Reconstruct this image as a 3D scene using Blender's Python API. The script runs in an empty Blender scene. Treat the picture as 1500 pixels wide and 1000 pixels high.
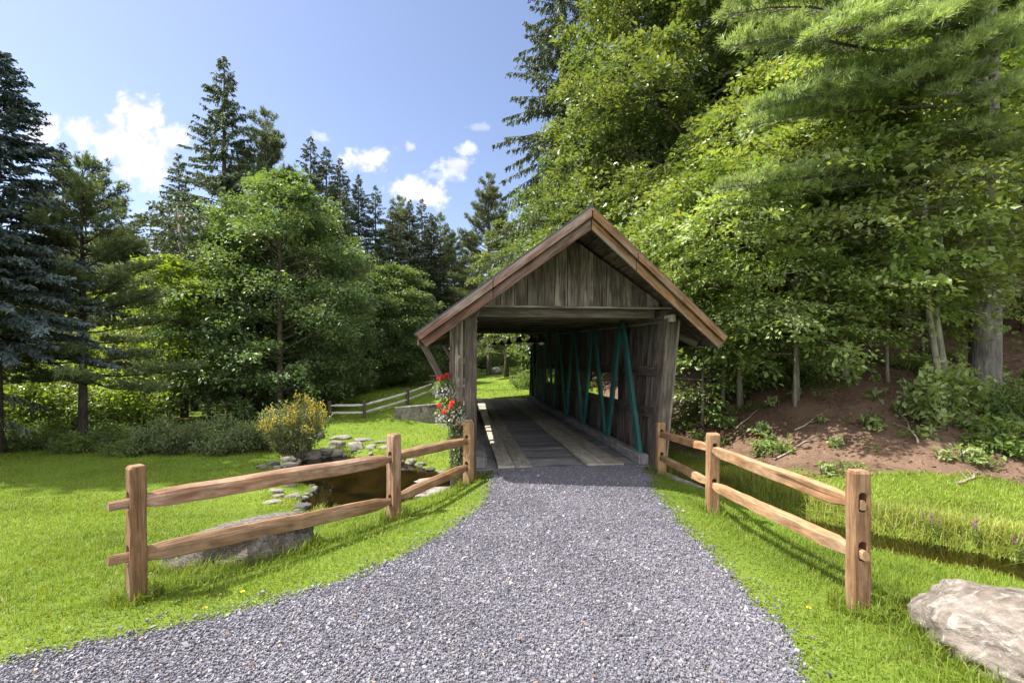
import bpy, bmesh, math, random
import numpy as np
from mathutils import Vector, Matrix, noise as mnoise

random.seed(7)
R = math.radians
scene = bpy.context.scene
COL = scene.collection

# ------------------------------------------------------------------ camera
F = 667.0                                   # focal length in photo pixels (1500 wide)
EYE = 1.6
cam_d = bpy.data.cameras.new("camera")
cam = bpy.data.objects.new("camera", cam_d); COL.objects.link(cam)
cam.location = (0, 0, EYE); cam.rotation_euler = (R(90), 0, 0)
cam_d.sensor_width = 36; cam_d.lens = 16.0; cam_d.shift_y = 0.02
cam_d.clip_start = 0.05; cam_d.clip_end = 2000
scene.camera = cam

# ------------------------------------------------------------------ sun, sky, exposure
SUN_EL = R(58)
sun_d = bpy.data.lights.new("sun", 'SUN'); sun = bpy.data.objects.new("sun", sun_d); COL.objects.link(sun)
sun_d.energy = 3.9; sun_d.angle = R(0.5); sun_d.color = (1.0, 0.955, 0.88)
tosun = Vector((-math.cos(SUN_EL), -0.06, math.sin(SUN_EL))).normalized()
sun.rotation_euler = (-tosun).to_track_quat('-Z', 'Y').to_euler()
sun.location = (-20, 0, 30)
vs = scene.view_settings
vs.view_transform = 'Standard'; vs.look = 'None'; vs.gamma = 1; vs.use_curve_mapping = False
vs.exposure = 1.74
scene.cycles.max_bounces = 6; scene.cycles.transparent_max_bounces = 8
scene.cycles.transmission_bounces = 4
scene.cycles.diffuse_bounces = 4
scene.cycles.use_denoising = True

world = bpy.data.worlds.new("World"); scene.world = world; world.use_nodes = True


class NT:
    """small helper for node trees"""
    def __init__(s, tree):
        s.t = tree; s.n = tree.nodes; s.l = tree.links

    def new(s, typ, **kw):
        n = s.n.new(typ)
        for k, v in kw.items():
            setattr(n, k, v)
        return n

    def put(s, sock, v):
        if isinstance(v, bpy.types.NodeSocket):
            s.l.new(v, sock)
        elif v is not None:
            sock.default_value = v

    def math(s, op, a, b=None, clamp=False):
        n = s.new('ShaderNodeMath', operation=op, use_clamp=clamp)
        s.put(n.inputs[0], a)
        if b is not None:
            s.put(n.inputs[1], b)
        return n.outputs[0]

    def mix(s, fac, a, b, mode='MIX'):
        n = s.new('ShaderNodeMix', data_type='RGBA', blend_type=mode)
        s.put(n.inputs[0], fac); s.put(n.inputs[6], a); s.put(n.inputs[7], b)
        return n.outputs[2]

    def noise(s, vec, scale, detail=4, rough=0.55, dist=0.0):
        n = s.new('ShaderNodeTexNoise')
        s.put(n.inputs['Vector'], vec); n.inputs['Scale'].default_value = scale
        n.inputs['Detail'].default_value = detail; n.inputs['Roughness'].default_value = rough
        n.inputs['Distortion'].default_value = dist
        return n.outputs['Fac']

    def ramp(s, fac, lo, hi, a=0.0, b=1.0):
        n = s.new('ShaderNodeMapRange', interpolation_type='SMOOTHSTEP')
        s.put(n.inputs[0], fac); n.inputs[1].default_value = lo; n.inputs[2].default_value = hi
        n.inputs[3].default_value = a; n.inputs[4].default_value = b
        return n.outputs[0]

    def mapping(s, vec, scale):
        n = s.new('ShaderNodeMapping'); s.put(n.inputs['Vector'], vec)
        n.inputs['Scale'].default_value = scale
        return n.outputs[0]


def C(r, g, b): return (r, g, b, 1)


def build_world():
    w = NT(world.node_tree); w.n.clear()
    out = w.new('ShaderNodeOutputWorld'); bg = w.new('ShaderNodeBackground')
    sky = w.new('ShaderNodeTexSky', sky_type='NISHITA', sun_disc=False)
    sky.sun_elevation = SUN_EL; sky.sun_rotation = R(-90)
    sky.air_density = 1.0; sky.dust_density = 1.2; sky.ozone_density = 1.0; sky.altitude = 300
    tc = w.new('ShaderNodeTexCoord')
    sep = w.new('ShaderNodeSeparateXYZ'); w.l.new(tc.outputs['Generated'], sep.inputs[0])
    y = w.math('MAXIMUM', sep.outputs[1], 0.02)
    X = w.math('DIVIDE', sep.outputs[0], y); Z = w.math('DIVIDE', sep.outputs[2], y)
    cv = w.new('ShaderNodeCombineXYZ'); w.put(cv.inputs[0], X); w.put(cv.inputs[1], Z)
    n1 = w.noise(cv.outputs[0], 17.0, 9, 0.6, 0.2)
    n2 = w.noise(cv.outputs[0], 44.0, 6, 0.6)
    total = None
    # direction-space cloud masses: (photo x, photo y, half width, half height, density)
    for px, py, rx, ry, dn in [(205, 168, 46, 32, 1), (180, 205, 62, 44, 1), (215, 228, 52, 50, 1), (128, 196, 32, 26, .9),
                               (60, 188, 40, 26, .8), (20, 168, 18, 12, .6), (250, 205, 30, 26, .8),
                               (540, 233, 38, 22, 1), (608, 278, 42, 26, 1), (632, 292, 26, 16, .9),
                               (668, 246, 32, 18, .72), (683, 218, 17, 11, .7), (602, 216, 9, 9, .7), (466, 202, 20, 10, .5),
                               (703, 186, 18, 8, .35), (640, 258, 22, 9, .4)]:
        a = w.math('DIVIDE', w.math('SUBTRACT', X, (px - 750) / F), rx / F)
        b = w.math('DIVIDE', w.math('SUBTRACT', Z, (530 - py) / F), ry / F)
        d = w.math('SQRT', w.math('ADD', w.math('MULTIPLY', a, a), w.math('MULTIPLY', b, b)))
        m = w.math('SUBTRACT', 1.08, d)
        m = w.math('ADD', m, w.math('MULTIPLY', w.math('SUBTRACT', n1, 0.5), 2.3))
        m = w.math('ADD', m, w.math('MULTIPLY', w.math('SUBTRACT', n2, 0.5), 1.3))
        m = w.ramp(m, 0.0, 0.7, 0.0, dn)
        total = m if total is None else w.math('MAXIMUM', total, m)
    front = w.math('GREATER_THAN', sep.outputs[1], 0.05)
    total = w.math('MULTIPLY', total, front)
    # added fill light: bright clouds in the unseen sky overhead and behind the camera
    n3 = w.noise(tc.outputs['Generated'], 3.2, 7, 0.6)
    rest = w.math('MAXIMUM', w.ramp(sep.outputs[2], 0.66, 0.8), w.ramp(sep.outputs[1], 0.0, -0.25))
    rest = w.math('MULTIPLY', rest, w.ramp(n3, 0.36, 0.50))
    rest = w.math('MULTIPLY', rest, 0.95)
    skyc = w.mix(1.0, sky.outputs[0], (1.06, 0.97, 0.98, 1), 'MULTIPLY')
    bright = w.ramp(n1, 0.3, 0.7, 3.8, 5.2)
    cl = w.new('ShaderNodeCombineXYZ')
    w.put(cl.inputs[0], bright); w.put(cl.inputs[1], w.math('MULTIPLY', bright, 1.0)); w.put(cl.inputs[2], w.math('MULTIPLY', bright, 1.06))
    c = w.mix(total, skyc, cl.outputs[0])
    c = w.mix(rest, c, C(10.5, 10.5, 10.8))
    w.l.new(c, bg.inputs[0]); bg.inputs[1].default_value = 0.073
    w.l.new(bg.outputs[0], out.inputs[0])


build_world()


# ------------------------------------------------------------------ helpers: objects
def tag(o, label=None, cat=None, group=None, kind=None):
    if label: o['label'] = label
    if cat: o['category'] = cat
    if group: o['group'] = group
    if kind: o['kind'] = kind
    return o


def empty(name, loc=(0, 0, 0), rz=0.0):
    o = bpy.data.objects.new(name, None); COL.objects.link(o)
    o.location = loc; o.rotation_euler = (0, 0, rz); o.empty_display_size = 0.2
    return o


def obj(name, me, parent=None, mat=None, smooth=False):
    o = bpy.data.objects.new(name, me); COL.objects.link(o)
    if mat is not None and not me.materials:
        me.materials.append(mat)
    if parent: o.parent = parent
    if smooth:
        me.polygons.foreach_set('use_smooth', np.ones(len(me.polygons), dtype=bool))
    return o


def clone(root, loc=None, rz=None, scale=None):
    c = root.copy(); COL.objects.link(c)
    for ch in root.children:
        d = ch.copy(); COL.objects.link(d); d.parent = c
        for g in ch.children:
            e = g.copy(); COL.objects.link(e); e.parent = d
    if loc is not None: c.location = loc
    if rz is not None: c.rotation_euler = (0, 0, rz)
    if scale is not None: c.scale = scale if hasattr(scale, '__len__') else (scale,) * 3
    return c


class MB:
    """collects polygons (with uv in metres along / across) into one mesh"""
    def __init__(s):
        s.v = []; s.f = []; s.uv = []; s.mi = []

    def poly(s, pts, uvs=None, mi=0):
        b = len(s.v); s.v.extend([tuple(p) for p in pts]); s.f.append(list(range(b, b + len(pts))))
        s.uv.extend(uvs if uvs else [(0, 0)] * len(pts)); s.mi.append(mi)

    def hexa(s, c, lo=None, mi=0):
        """8 corners: 0-3 one end (ring), 4-7 the other end; length runs 0->4"""
        b = len(s.v); c = [Vector(p) for p in c]; s.v.extend([tuple(p) for p in c])
        L = (c[4] - c[0]).length
        ou, ov = (random.uniform(0, 50), random.uniform(0, 50)) if lo is None else lo
        per = [0]
        for i in range(4): per.append(per[-1] + (c[(i + 1) % 4] - c[i]).length)
        for i in range(4):
            j = (i + 1) % 4
            s.f.append([b + i, b + j, b + 4 + j, b + 4 + i])
            s.uv.extend([(ou, ov + per[i]), (ou, ov + per[i + 1]), (ou + L, ov + per[i + 1]), (ou + L, ov + per[i])]); s.mi.append(mi)
        w, t = per[1], per[2] - per[1]
        for e, rev in ((0, True), (4, False)):
            f = [b + e, b + e + 1, b + e + 2, b + e + 3]; q = [(ou, ov), (ou, ov + w), (ou + t, ov + w), (ou + t, ov)]
            if rev: f.reverse(); q.reverse()
            s.f.append(f); s.uv.extend(q); s.mi.append(mi)

    def beam(s, p0, p1, side, w, t, mi=0):
        """box from p0 to p1; side = direction of width w, thickness t normal to both (centred)"""
        p0, p1 = Vector(p0), Vector(p1); d = (p1 - p0).normalized()
        sd = Vector(side); sd = (sd - d * sd.dot(d)).normalized(); n = d.cross(sd)
        a, b = sd * w / 2, n * t / 2
        s.hexa([p0 - a - b, p0 + a - b, p0 + a + b, p0 - a + b, p1 - a - b, p1 + a - b, p1 + a + b, p1 - a + b], mi=mi)

    def box(s, x0, x1, y0, y1, z0, z1, axis=2, mi=0):
        c = lambda x, y, z: Vector((x, y, z))
        if axis == 0: s.hexa([c(x0, y0, z0), c(x0, y1, z0), c(x0, y1, z1), c(x0, y0, z1), c(x1, y0, z0), c(x1, y1, z0), c(x1, y1, z1), c(x1, y0, z1)], mi=mi)
        elif axis == 1: s.hexa([c(x1, y0, z0), c(x0, y0, z0), c(x0, y0, z1), c(x1, y0, z1), c(x1, y1, z0), c(x0, y1, z0), c(x0, y1, z1), c(x1, y1, z1)], mi=mi)
        else: s.hexa([c(x0, y0, z0), c(x1, y0, z0), c(x1, y1, z0), c(x0, y1, z0), c(x0, y0, z1), c(x1, y0, z1), c(x1, y1, z1), c(x0, y1, z1)], mi=mi)

    def tube(s, pts, rads, n=6, cap=True, mi=0, wob=0.0):
        pts = [Vector(p) for p in pts]; b = len(s.v); ou, ov = random.uniform(0, 50), random.uniform(0, 50)
        up = Vector((0, 0, 1)); prev = None; L = 0; Ls = []
        for i, p in enumerate(pts):
            d = (pts[min(i + 1, len(pts) - 1)] - pts[max(i - 1, 0)])
            d = d.normalized() if d.length > 1e-9 else Vector((0, 0, 1))
            if prev is None:
                a = d.cross(up if abs(d.z) < .9 else Vector((1, 0, 0))).normalized()
            else:
                a = prev - d * prev.dot(d)
                a = a.normalized() if a.length > 1e-6 else d.cross(Vector((1, 0, 0))).normalized()
            prev = a; c = d.cross(a)
            for k in range(n):
                an = 2 * math.pi * k / n; r = rads[i] * (1 + (random.uniform(-wob, wob) if wob else 0))
                s.v.append(tuple(p + (a * math.cos(an) + c * math.sin(an)) * r))
            if i: L += (p - pts[i - 1]).length
            Ls.append(L)
        for i in range(len(pts) - 1):
            for k in range(n):
                j = (k + 1) % n; r0 = rads[i] * 6.28 / n
                s.f.append([b + i * n + k, b + i * n + j, b + (i + 1) * n + j, b + (i + 1) * n + k])
                s.uv.extend([(ou + Ls[i], ov + k * r0), (ou + Ls[i], ov + (k + 1) * r0), (ou + Ls[i + 1], ov + (k + 1) * r0), (ou + Ls[i + 1], ov + k * r0)])
                s.mi.append(mi)
        if cap:
            e = b + (len(pts) - 1) * n
            s.f.append([e + k for k in range(n)]); s.uv.extend([(ou + .01 * k, ov) for k in range(n)]); s.mi.append(mi)
            s.f.append([b + k for k in reversed(range(n))]); s.uv.extend([(ou + .01 * k, ov) for k in range(n)]); s.mi.append(mi)

    def mesh(s, name, mats):
        me = bpy.data.meshes.new(name); me.from_pydata(s.v, [], s.f)
        uvl = me.uv_layers.new(name='UVMap')
        uvl.data.foreach_set('uv', np.array(s.uv, dtype=np.float32).ravel())
        for m in (mats if isinstance(mats, (list, tuple)) else [mats]): me.materials.append(m)
        if any(s.mi): me.polygons.foreach_set('material_index', np.array(s.mi, dtype=np.int32))
        me.update()
        return me

    def build(s, name, mats, parent=None, bevel=0.0, smooth=False):
        o = obj(name, s.mesh(name, mats), parent, smooth=smooth)
        if bevel:
            m = o.modifiers.new('bevel', 'BEVEL'); m.width = bevel; m.segments = 1; m.limit_method = 'ANGLE'; m.angle_limit = R(40)
        return o


def np_mesh(name, V, faces_n, idx, mats, mi=None, smooth=False):
    """V (n,3); idx flat loop vertex indices; every polygon has faces_n corners"""
    me = bpy.data.meshes.new(name)
    V = np.ascontiguousarray(V, dtype=np.float32); idx = np.ascontiguousarray(idx, dtype=np.int32).ravel()
    npoly = len(idx) // faces_n
    me.vertices.add(len(V)); me.vertices.foreach_set('co', V.ravel())
    me.loops.add(len(idx)); me.loops.foreach_set('vertex_index', idx)
    me.polygons.add(npoly)
    me.polygons.foreach_set('loop_start', np.arange(0, len(idx), faces_n, dtype=np.int32))
    for m in (mats if isinstance(mats, (list, tuple)) else [mats]): me.materials.append(m)
    if mi is not None: me.polygons.foreach_set('material_index', np.asarray(mi, dtype=np.int32))
    me.polygons.foreach_set('use_smooth', np.full(npoly, smooth, dtype=bool))
    me.update(calc_edges=True)
    return me


def unit(a):
    return a / np.maximum(np.linalg.norm(a, axis=-1, keepdims=True), 1e-9)


class Leaves:
    """bags of kite-shaped leaves / needles"""
    def __init__(s):
        s.P = []; s.D = []; s.N = []; s.L = []; s.W = []; s.M = []

    def add(s, P, D, N, L, W, m=0):
        n = len(P)
        s.P.append(np.asarray(P, float)); s.D.append(np.asarray(D, float)); s.N.append(np.asarray(N, float))
        s.L.append(np.broadcast_to(np.asarray(L, float), (n,))); s.W.append(np.broadcast_to(np.asarray(W, float), (n,)))
        s.M.append(np.full(n, m, dtype=np.int32))

    def mesh(s, name, mats, fold=0.18, wide=0.42):
        P = np.concatenate(s.P); D = unit(np.concatenate(s.D)); N = np.concatenate(s.N)
        L = np.concatenate(s.L)[:, None]; W = np.concatenate(s.W)[:, None]; M = np.concatenate(s.M)
        S = unit(np.cross(D, N)); N = np.cross(S, D)
        a = P; b = P + D * L * wide + S * W / 2 + N * W * fold
        c = P + D * L; d = P + D * L * wide - S * W / 2 + N * W * fold
        V = np.stack([a, b, c, d], 1).reshape(-1, 3)
        idx = np.arange(len(V))
        return np_mesh(name, V, 4, idx, mats, M if M.any() else None)


# ------------------------------------------------------------------ materials
MATS = {}


def material(name):
    m = bpy.data.materials.new(name); m.use_nodes = True
    t = NT(m.node_tree); t.n.clear()
    out = t.new('ShaderNodeOutputMaterial'); MATS[name] = m
    return m, t, out


def principled(t, col, rough=0.8, spec=0.3, normal=None):
    p = t.new('ShaderNodeBsdfPrincipled')
    t.put(p.inputs['Base Color'], col); t.put(p.inputs['Roughness'], rough)
    p.inputs['Specular IOR Level'].default_value = spec
    if normal is not None: t.put(p.inputs['Normal'], normal)
    return p


def bump(t, h, strength, dist=0.02):
    b = t.new('ShaderNodeBump'); b.inputs['Strength'].default_value = strength
    b.inputs['Distance'].default_value = dist; t.put(b.inputs['Height'], h)
    return b.outputs[0]


def C(r, g, b): return (r, g, b, 1)


def leaf_mat(name, c1, c2, trans, tf=0.35, rough=0.5, spec=0.35, c3=None, rare=0.05):
    m, t, out = material(name)
    g = t.new('ShaderNodeNewGeometry'); oi = t.new('ShaderNodeObjectInfo')
    rnd = g.outputs['Random Per Island']
    col = t.mix(rnd, C(*c1), C(*c2))
    if c3 is not None:
        col = t.mix(t.math('GREATER_THAN', t.math('FRACT', t.math('MULTIPLY', rnd, 37.3)), 1 - rare), col, C(*c3))
    tc = t.new('ShaderNodeTexCoord')
    nz = t.noise(tc.outputs['Object'], 0.9, 3)
    hsv = t.new('ShaderNodeHueSaturation')
    t.put(hsv.inputs['Value'], t.math('ADD', t.math('MULTIPLY', nz, 0.7), t.math('MULTIPLY', oi.outputs['Random'], 0.25)))
    t.put(hsv.inputs['Hue'], t.math('ADD', 0.488, t.math('MULTIPLY', oi.outputs['Random'], 0.024)))
    t.put(hsv.inputs['Color'], col)
    sc = t.new('ShaderNodeVectorMath', operation='SCALE'); sc.inputs[3].default_value = 1.9
    t.put(sc.inputs[0], hsv.outputs[0])
    p = principled(t, sc.outputs[0], rough, spec)
    tr = t.new('ShaderNodeBsdfTranslucent')
    t.put(tr.inputs[0], t.mix(1.0, sc.outputs[0], C(*trans), 'MULTIPLY'))
    mx = t.new('ShaderNodeMixShader'); mx.inputs[0].default_value = tf
    t.l.new(p.outputs[0], mx.inputs[1]); t.l.new(tr.outputs[0], mx.inputs[2]); t.l.new(mx.outputs[0], out.inputs[0])
    return m


def wood_mat(name, c1, c2, weather=None, wamt=0.5, grain=26, rough=0.8, bumps=0.5, var=0.5, spec=0.25):
    """grain follows the uv (metres along the board / across it); each board its own tint"""
    m, t, out = material(name)
    uv = t.new('ShaderNodeUVMap'); g = t.new('ShaderNodeNewGeometry')
    v1 = t.mapping(uv.outputs[0], (1.3, grain, 1)); v2 = t.mapping(uv.outputs[0], (0.7, 5, 1)); v3 = t.mapping(uv.outputs[0], (6, 90, 1))
    n1 = t.noise(v1, 1.6, 6, 0.62, 0.6); n2 = t.noise(v2, 1.5, 4, 0.6); n3 = t.noise(v3, 1.0, 3, 0.6)
    col = t.mix(t.ramp(n1, 0.3, 0.7), C(*c1), C(*c2))
    if weather is not None:
        f = t.math('MULTIPLY', t.ramp(t.math('ADD', n2, t.math('MULTIPLY', t.math('SUBTRACT', n1, .5), .5)), 0.42, 0.66), wamt)
        col = t.mix(f, col, C(*weather))
    n4 = t.noise(t.mapping(uv.outputs[0], (.9, 55, 1)), 1.0, 2, .5, .4)
    crack = t.ramp(n4, 0.27, 0.33, 0.45, 1.0)
    n5 = t.noise(t.mapping(uv.outputs[0], (2.2, 3.5, 1)), 2.0, 6, .7)
    rv = t.math('ADD', 1 - var / 2, t.math('MULTIPLY', g.outputs['Random Per Island'], var))
    rv = t.math('MULTIPLY', rv, t.ramp(n3, 0.25, 0.75, 0.72, 1.18))
    rv = t.math('MULTIPLY', t.math('MULTIPLY', rv, crack), t.ramp(n5, 0.3, 0.7, 0.75, 1.15))
    sc = t.new('ShaderNodeVectorMath', operation='SCALE'); t.put(sc.inputs[0], col); t.put(sc.inputs[3], rv)
    h = t.math('ADD', t.math('ADD', t.math('MULTIPLY', n1, 0.7), t.math('MULTIPLY', n3, 0.4)), t.math('MULTIPLY', crack, .8))
    p = principled(t, sc.outputs[0], rough, spec, bump(t, h, bumps, 0.012))
    t.l.new(p.outputs[0], out.inputs[0])
    return m


def bark_mat(name, c1, c2, sx=9, sz=2.2):
    m, t, out = material(name)
    tc = t.new('ShaderNodeTexCoord')
    v = t.mapping(tc.outputs['Object'], (sx, sx, sz))
    n = t.noise(v, 2.0, 7, 0.65, 0.6); n2 = t.noise(tc.outputs['Object'], 1.3, 3)
    col = t.mix(t.ramp(n, 0.32, 0.68), C(*c1), C(*c2))
    sc = t.new('ShaderNodeVectorMath', operation='SCALE'); t.put(sc.inputs[0], col); t.put(sc.inputs[3], t.ramp(n2, .3, .7, .75, 1.25))
    p = principled(t, sc.outputs[0], 0.9, 0.2, bump(t, n, 0.9, 0.03))
    t.l.new(p.outputs[0], out.inputs[0])
    return m


def rock_mat(name, c1, c2, c3, s=1.0, streak=None, moss=None):
    m, t, out = material(name)
    tc = t.new('ShaderNodeTexCoord'); oi = t.new('ShaderNodeObjectInfo')
    off = t.new('ShaderNodeVectorMath', operation='ADD'); t.put(off.inputs[0], tc.outputs['Object'])
    rv = t.new('ShaderNodeCombineXYZ'); t.put(rv.inputs[0], t.math('MULTIPLY', oi.outputs['Random'], 40)); t.put(off.inputs[1], rv.outputs[0])
    vec = off.outputs[0]
    n1 = t.noise(vec, 2.5 * s, 8, 0.65, 0.4); n2 = t.noise(vec, 9 * s, 8, 0.7); n3 = t.noise(t.mapping(vec, streak or (1, 1, 1)), 4 * s, 8, 0.62, 1.2)
    col = t.mix(t.ramp(n1, 0.35, 0.65), C(*c1), C(*c2))
    col = t.mix(t.ramp(n3, 0.5, 0.66), col, C(*c3))
    if moss is not None:
        g = t.new('ShaderNodeNewGeometry'); n4 = t.noise(vec, 3.3 * s, 6, 0.7)
        col = t.mix(t.math('MULTIPLY', t.ramp(n4, 0.52, 0.62), 0.8), col, C(*moss))
    sc = t.new('ShaderNodeVectorMath', operation='SCALE'); t.put(sc.inputs[0], col)
    t.put(sc.inputs[3], t.math('MULTIPLY', t.ramp(n2, .25, .75, .65, 1.3), t.math('ADD', .8, t.math('MULTIPLY', oi.outputs['Random'], .4))))
    h = t.math('ADD', t.math('MULTIPLY', n3, .7), t.math('MULTIPLY', n2, .6))
    p = principled(t, sc.outputs[0], 0.85, 0.3, bump(t, h, 0.9, 0.05))
    t.l.new(p.outputs[0], out.inputs[0])
    return m


def plain_mat(name, c, rough=0.5, spec=0.4, metal=0.0, var=0.15):
    m, t, out = material(name)
    tc = t.new('ShaderNodeTexCoord'); n = t.noise(tc.outputs['Object'], 14, 5, 0.6)
    sc = t.new('ShaderNodeVectorMath', operation='SCALE'); sc.inputs[0].default_value = c
    t.put(sc.inputs[3], t.ramp(n, .3, .7, 1 - var, 1 + var))
    p = principled(t, sc.outputs[0], rough, spec); p.inputs['Metallic'].default_value = metal
    t.l.new(p.outputs[0], out.inputs[0])
    return m


# foliage
LF_SPRUCE = leaf_mat('spruce_needles', (.065, .096, .055), (.118, .15, .083), (1.1, 1.0, .4), .22, .55)
LF_BLUE = leaf_mat('blue_spruce_needles', (.08, .12, .125), (.14, .185, .19), (1.0, 1.0, .8), .18, .55)
LF_PINE = leaf_mat('pine_needles', (.10, .145, .07), (.17, .215, .095), (1.2, 1.1, .4), .3, .5)
LF_PINE_L = leaf_mat('light_pine_needles', (.25, .34, .15), (.36, .45, .215), (1.15, 1.1, .45), .35, .5)
LF_MAPLE = leaf_mat('maple_leaves', (.10, .16, .07), (.175, .24, .105), (1.3, 1.25, .35), .38, .42, .45)
LF_OAK = leaf_mat('olive_leaves', (.135, .195, .065), (.225, .29, .105), (1.35, 1.25, .35), .36, .38, .6, (.24, .25, .07), .03)
LF_BEECH = leaf_mat('beech_leaves', (.20, .285, .10), (.32, .385, .16), (1.3, 1.25, .35), .40, .38, .6, (.30, .30, .09), .02)
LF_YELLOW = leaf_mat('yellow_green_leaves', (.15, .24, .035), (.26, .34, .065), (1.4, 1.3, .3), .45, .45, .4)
LF_SHRUB = leaf_mat('shrub_leaves', (.095, .145, .065), (.16, .215, .09), (1.2, 1.2, .4), .33)
LF_SAGE = leaf_mat('sage_leaves', (.15, .20, .075), (.24, .28, .12), (1.1, 1.1, .5), .35)
LF_FERN = leaf_mat('fern_leaves', (.13, .21, .05), (.20, .28, .07), (1.3, 1.2, .35), .4)
LF_IVY = leaf_mat('ivy_leaves', (.07, .12, .03), (.22, .26, .13), (1.1, 1.1, .6), .3)
FL_YELLOW = leaf_mat('goldenrod_flowers', (.66, .54, .04), (.76, .64, .07), (1, .9, .3), .3)
FL_RED = leaf_mat('red_geranium', (.50, .045, .045), (.60, .085, .075), (1, .6, .5), .25)
FL_WHITE = leaf_mat('white_petunia', (.42, .42, .38), (.5, .5, .46), (1, 1, 1), .3)
FL_PURPLE = leaf_mat('loosestrife_flowers', (.28, .08, .25), (.38, .14, .34), (1, .7, 1), .3)
GRASS = leaf_mat('grass_blades', (.115, .185, .018), (.205, .265, .034), (1.35, 1.25, .3), .42, .5, .3, (.26, .24, .08), .05)
SEDGE = leaf_mat('sedge_blades', (.20, .26, .04), (.36, .40, .09), (1.3, 1.2, .35), .42, .5, .3, (.34, .30, .13), .10)
DRYLEAF = leaf_mat('fallen_leaf_litter', (.10, .055, .03), (.22, .13, .08), (1, .9, .8), .15)
# wood
W_GREY = wood_mat('weathered_grey_boards', (.058, .043, .039), (.155, .124, .110), (.33, .295, .27), .6, 24, .85, .6, .7)
W_DARK = wood_mat('dark_old_timber', (.048, .039, .034), (.11, .09, .078), (.19, .165, .145), .4, 22, .85, .6, .5)
W_DECK = wood_mat('deck_planks', (.12, .118, .12), (.24, .235, .24), (.32, .31, .31), .4, 22, .8, .5, .5)
W_RUN = wood_mat('runner_planks', (.26, .235, .185), (.42, .385, .31), (.46, .44, .38), .5, 24, .8, .5, .25)
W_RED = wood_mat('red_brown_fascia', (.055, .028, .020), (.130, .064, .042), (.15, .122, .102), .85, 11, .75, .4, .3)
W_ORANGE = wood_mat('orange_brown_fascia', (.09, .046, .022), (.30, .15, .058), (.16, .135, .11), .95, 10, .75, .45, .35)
W_GREEN = wood_mat('teal_painted_timber', (.010, .085, .082), (.022, .15, .14), (.05, .12, .11), .5, 14, .6, .3, .25, .4)
W_CEDAR = wood_mat('cedar_fence_timber', (.21, .11, .052), (.35, .21, .11), (.36, .255, .165), .5, 18, .8, .6, .25)
W_CEDAR_DK = wood_mat('brown_cedar_timber', (.15, .078, .037), (.26, .15, .08), (.29, .20, .13), .5, 18, .85, .8, .25)
W_CEDAR_OLD = wood_mat('aged_cedar_timber', (.16, .08, .045), (.33, .19, .115), (.40, .29, .22), .6, 16, .85, .9, .25)
W_FARFENCE = wood_mat('silvered_fence_timber', (.46, .43, .37), (.62, .59, .52), (.3, .27, .22), .3, 16, .85, .6, .3)
W_FARPOST = wood_mat('dark_fence_post', (.07, .055, .045), (.14, .115, .095), None, 0, 18, .85, .6, .3)
B_SPRUCE = bark_mat('spruce_bark', (.035, .026, .022), (.085, .068, .058))
B_PINE = bark_mat('grey_pine_bark', (.085, .078, .072), (.20, .185, .17), 10, 1.6)
B_BROWN = bark_mat('brown_bark', (.06, .048, .038), (.14, .115, .09))
B_PALE = bark_mat('pale_bark', (.15, .14, .115), (.30, .275, .225), 6, 2)
B_TWIG = bark_mat('dead_twigs', (.20, .165, .125), (.34, .29, .23))
# stone
RK_POND = rock_mat('pond_stone', (.18, .16, .135), (.30, .27, .23), (.40, .37, .33), 2.2)
RK_DARK = rock_mat('dark_stone', (.06, .058, .06), (.14, .135, .13), (.22, .21, .2), 2.5)
RK_BOULDER = rock_mat('pale_boulder_stone', (.14, .112, .09), (.235, .203, .172), (.30, .278, .25), 1.5, (.6, 1.8, 1.2))
RK_FLAT = rock_mat('lichen_stone', (.13, .105, .088), (.22, .185, .162), (.34, .315, .29), 3.0, None, (.045, .04, .018))
CONC = rock_mat('stained_concrete', (.17, .15, .13), (.26, .235, .21), (.33, .30, .28), 1.2, (1, 1, .35), (.035, .026, .02))
ROOFM = plain_mat('dark_roof_metal', (.035, .038, .045), .35, .5, .6)
BLACK = plain_mat('black_lamp_enamel', (.012, .012, .013), .35, .5)
LAMPGLASS = plain_mat('frosted_lamp_glass', (.6, .58, .52), .3, .5)
BLUE_ROPE = plain_mat('blue_cord', (.03, .10, .22), .6)
GREYWIRE = plain_mat('grey_cable', (.25, .25, .25), .5)


def slate_mat():
    m, t, out = material('slate_chips')
    g = t.new('ShaderNodeNewGeometry'); r = g.outputs['Random Per Island']
    col = t.mix(r, C(.105, .10, .119), C(.172, .165, .192))
    k = t.math('FRACT', t.math('MULTIPLY', r, 53.7))
    col = t.mix(t.math('GREATER_THAN', k, 0.95), col, C(.30, .29, .30))
    k2 = t.math('FRACT', t.math('MULTIPLY', r, 91.1))
    col = t.mix(t.math('GREATER_THAN', k2, 0.988), col, C(.30, .22, .165))
    tc = t.new('ShaderNodeTexCoord'); n = t.noise(tc.outputs['Object'], 1.1, 4)
    sc = t.new('ShaderNodeVectorMath', operation='SCALE'); t.put(sc.inputs[0], col); t.put(sc.inputs[3], t.ramp(n, .3, .7, .9, 1.15))
    p = principled(t, sc.outputs[0], 0.55, 0.4)
    t.l.new(p.outputs[0], out.inputs[0])
    return m


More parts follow.
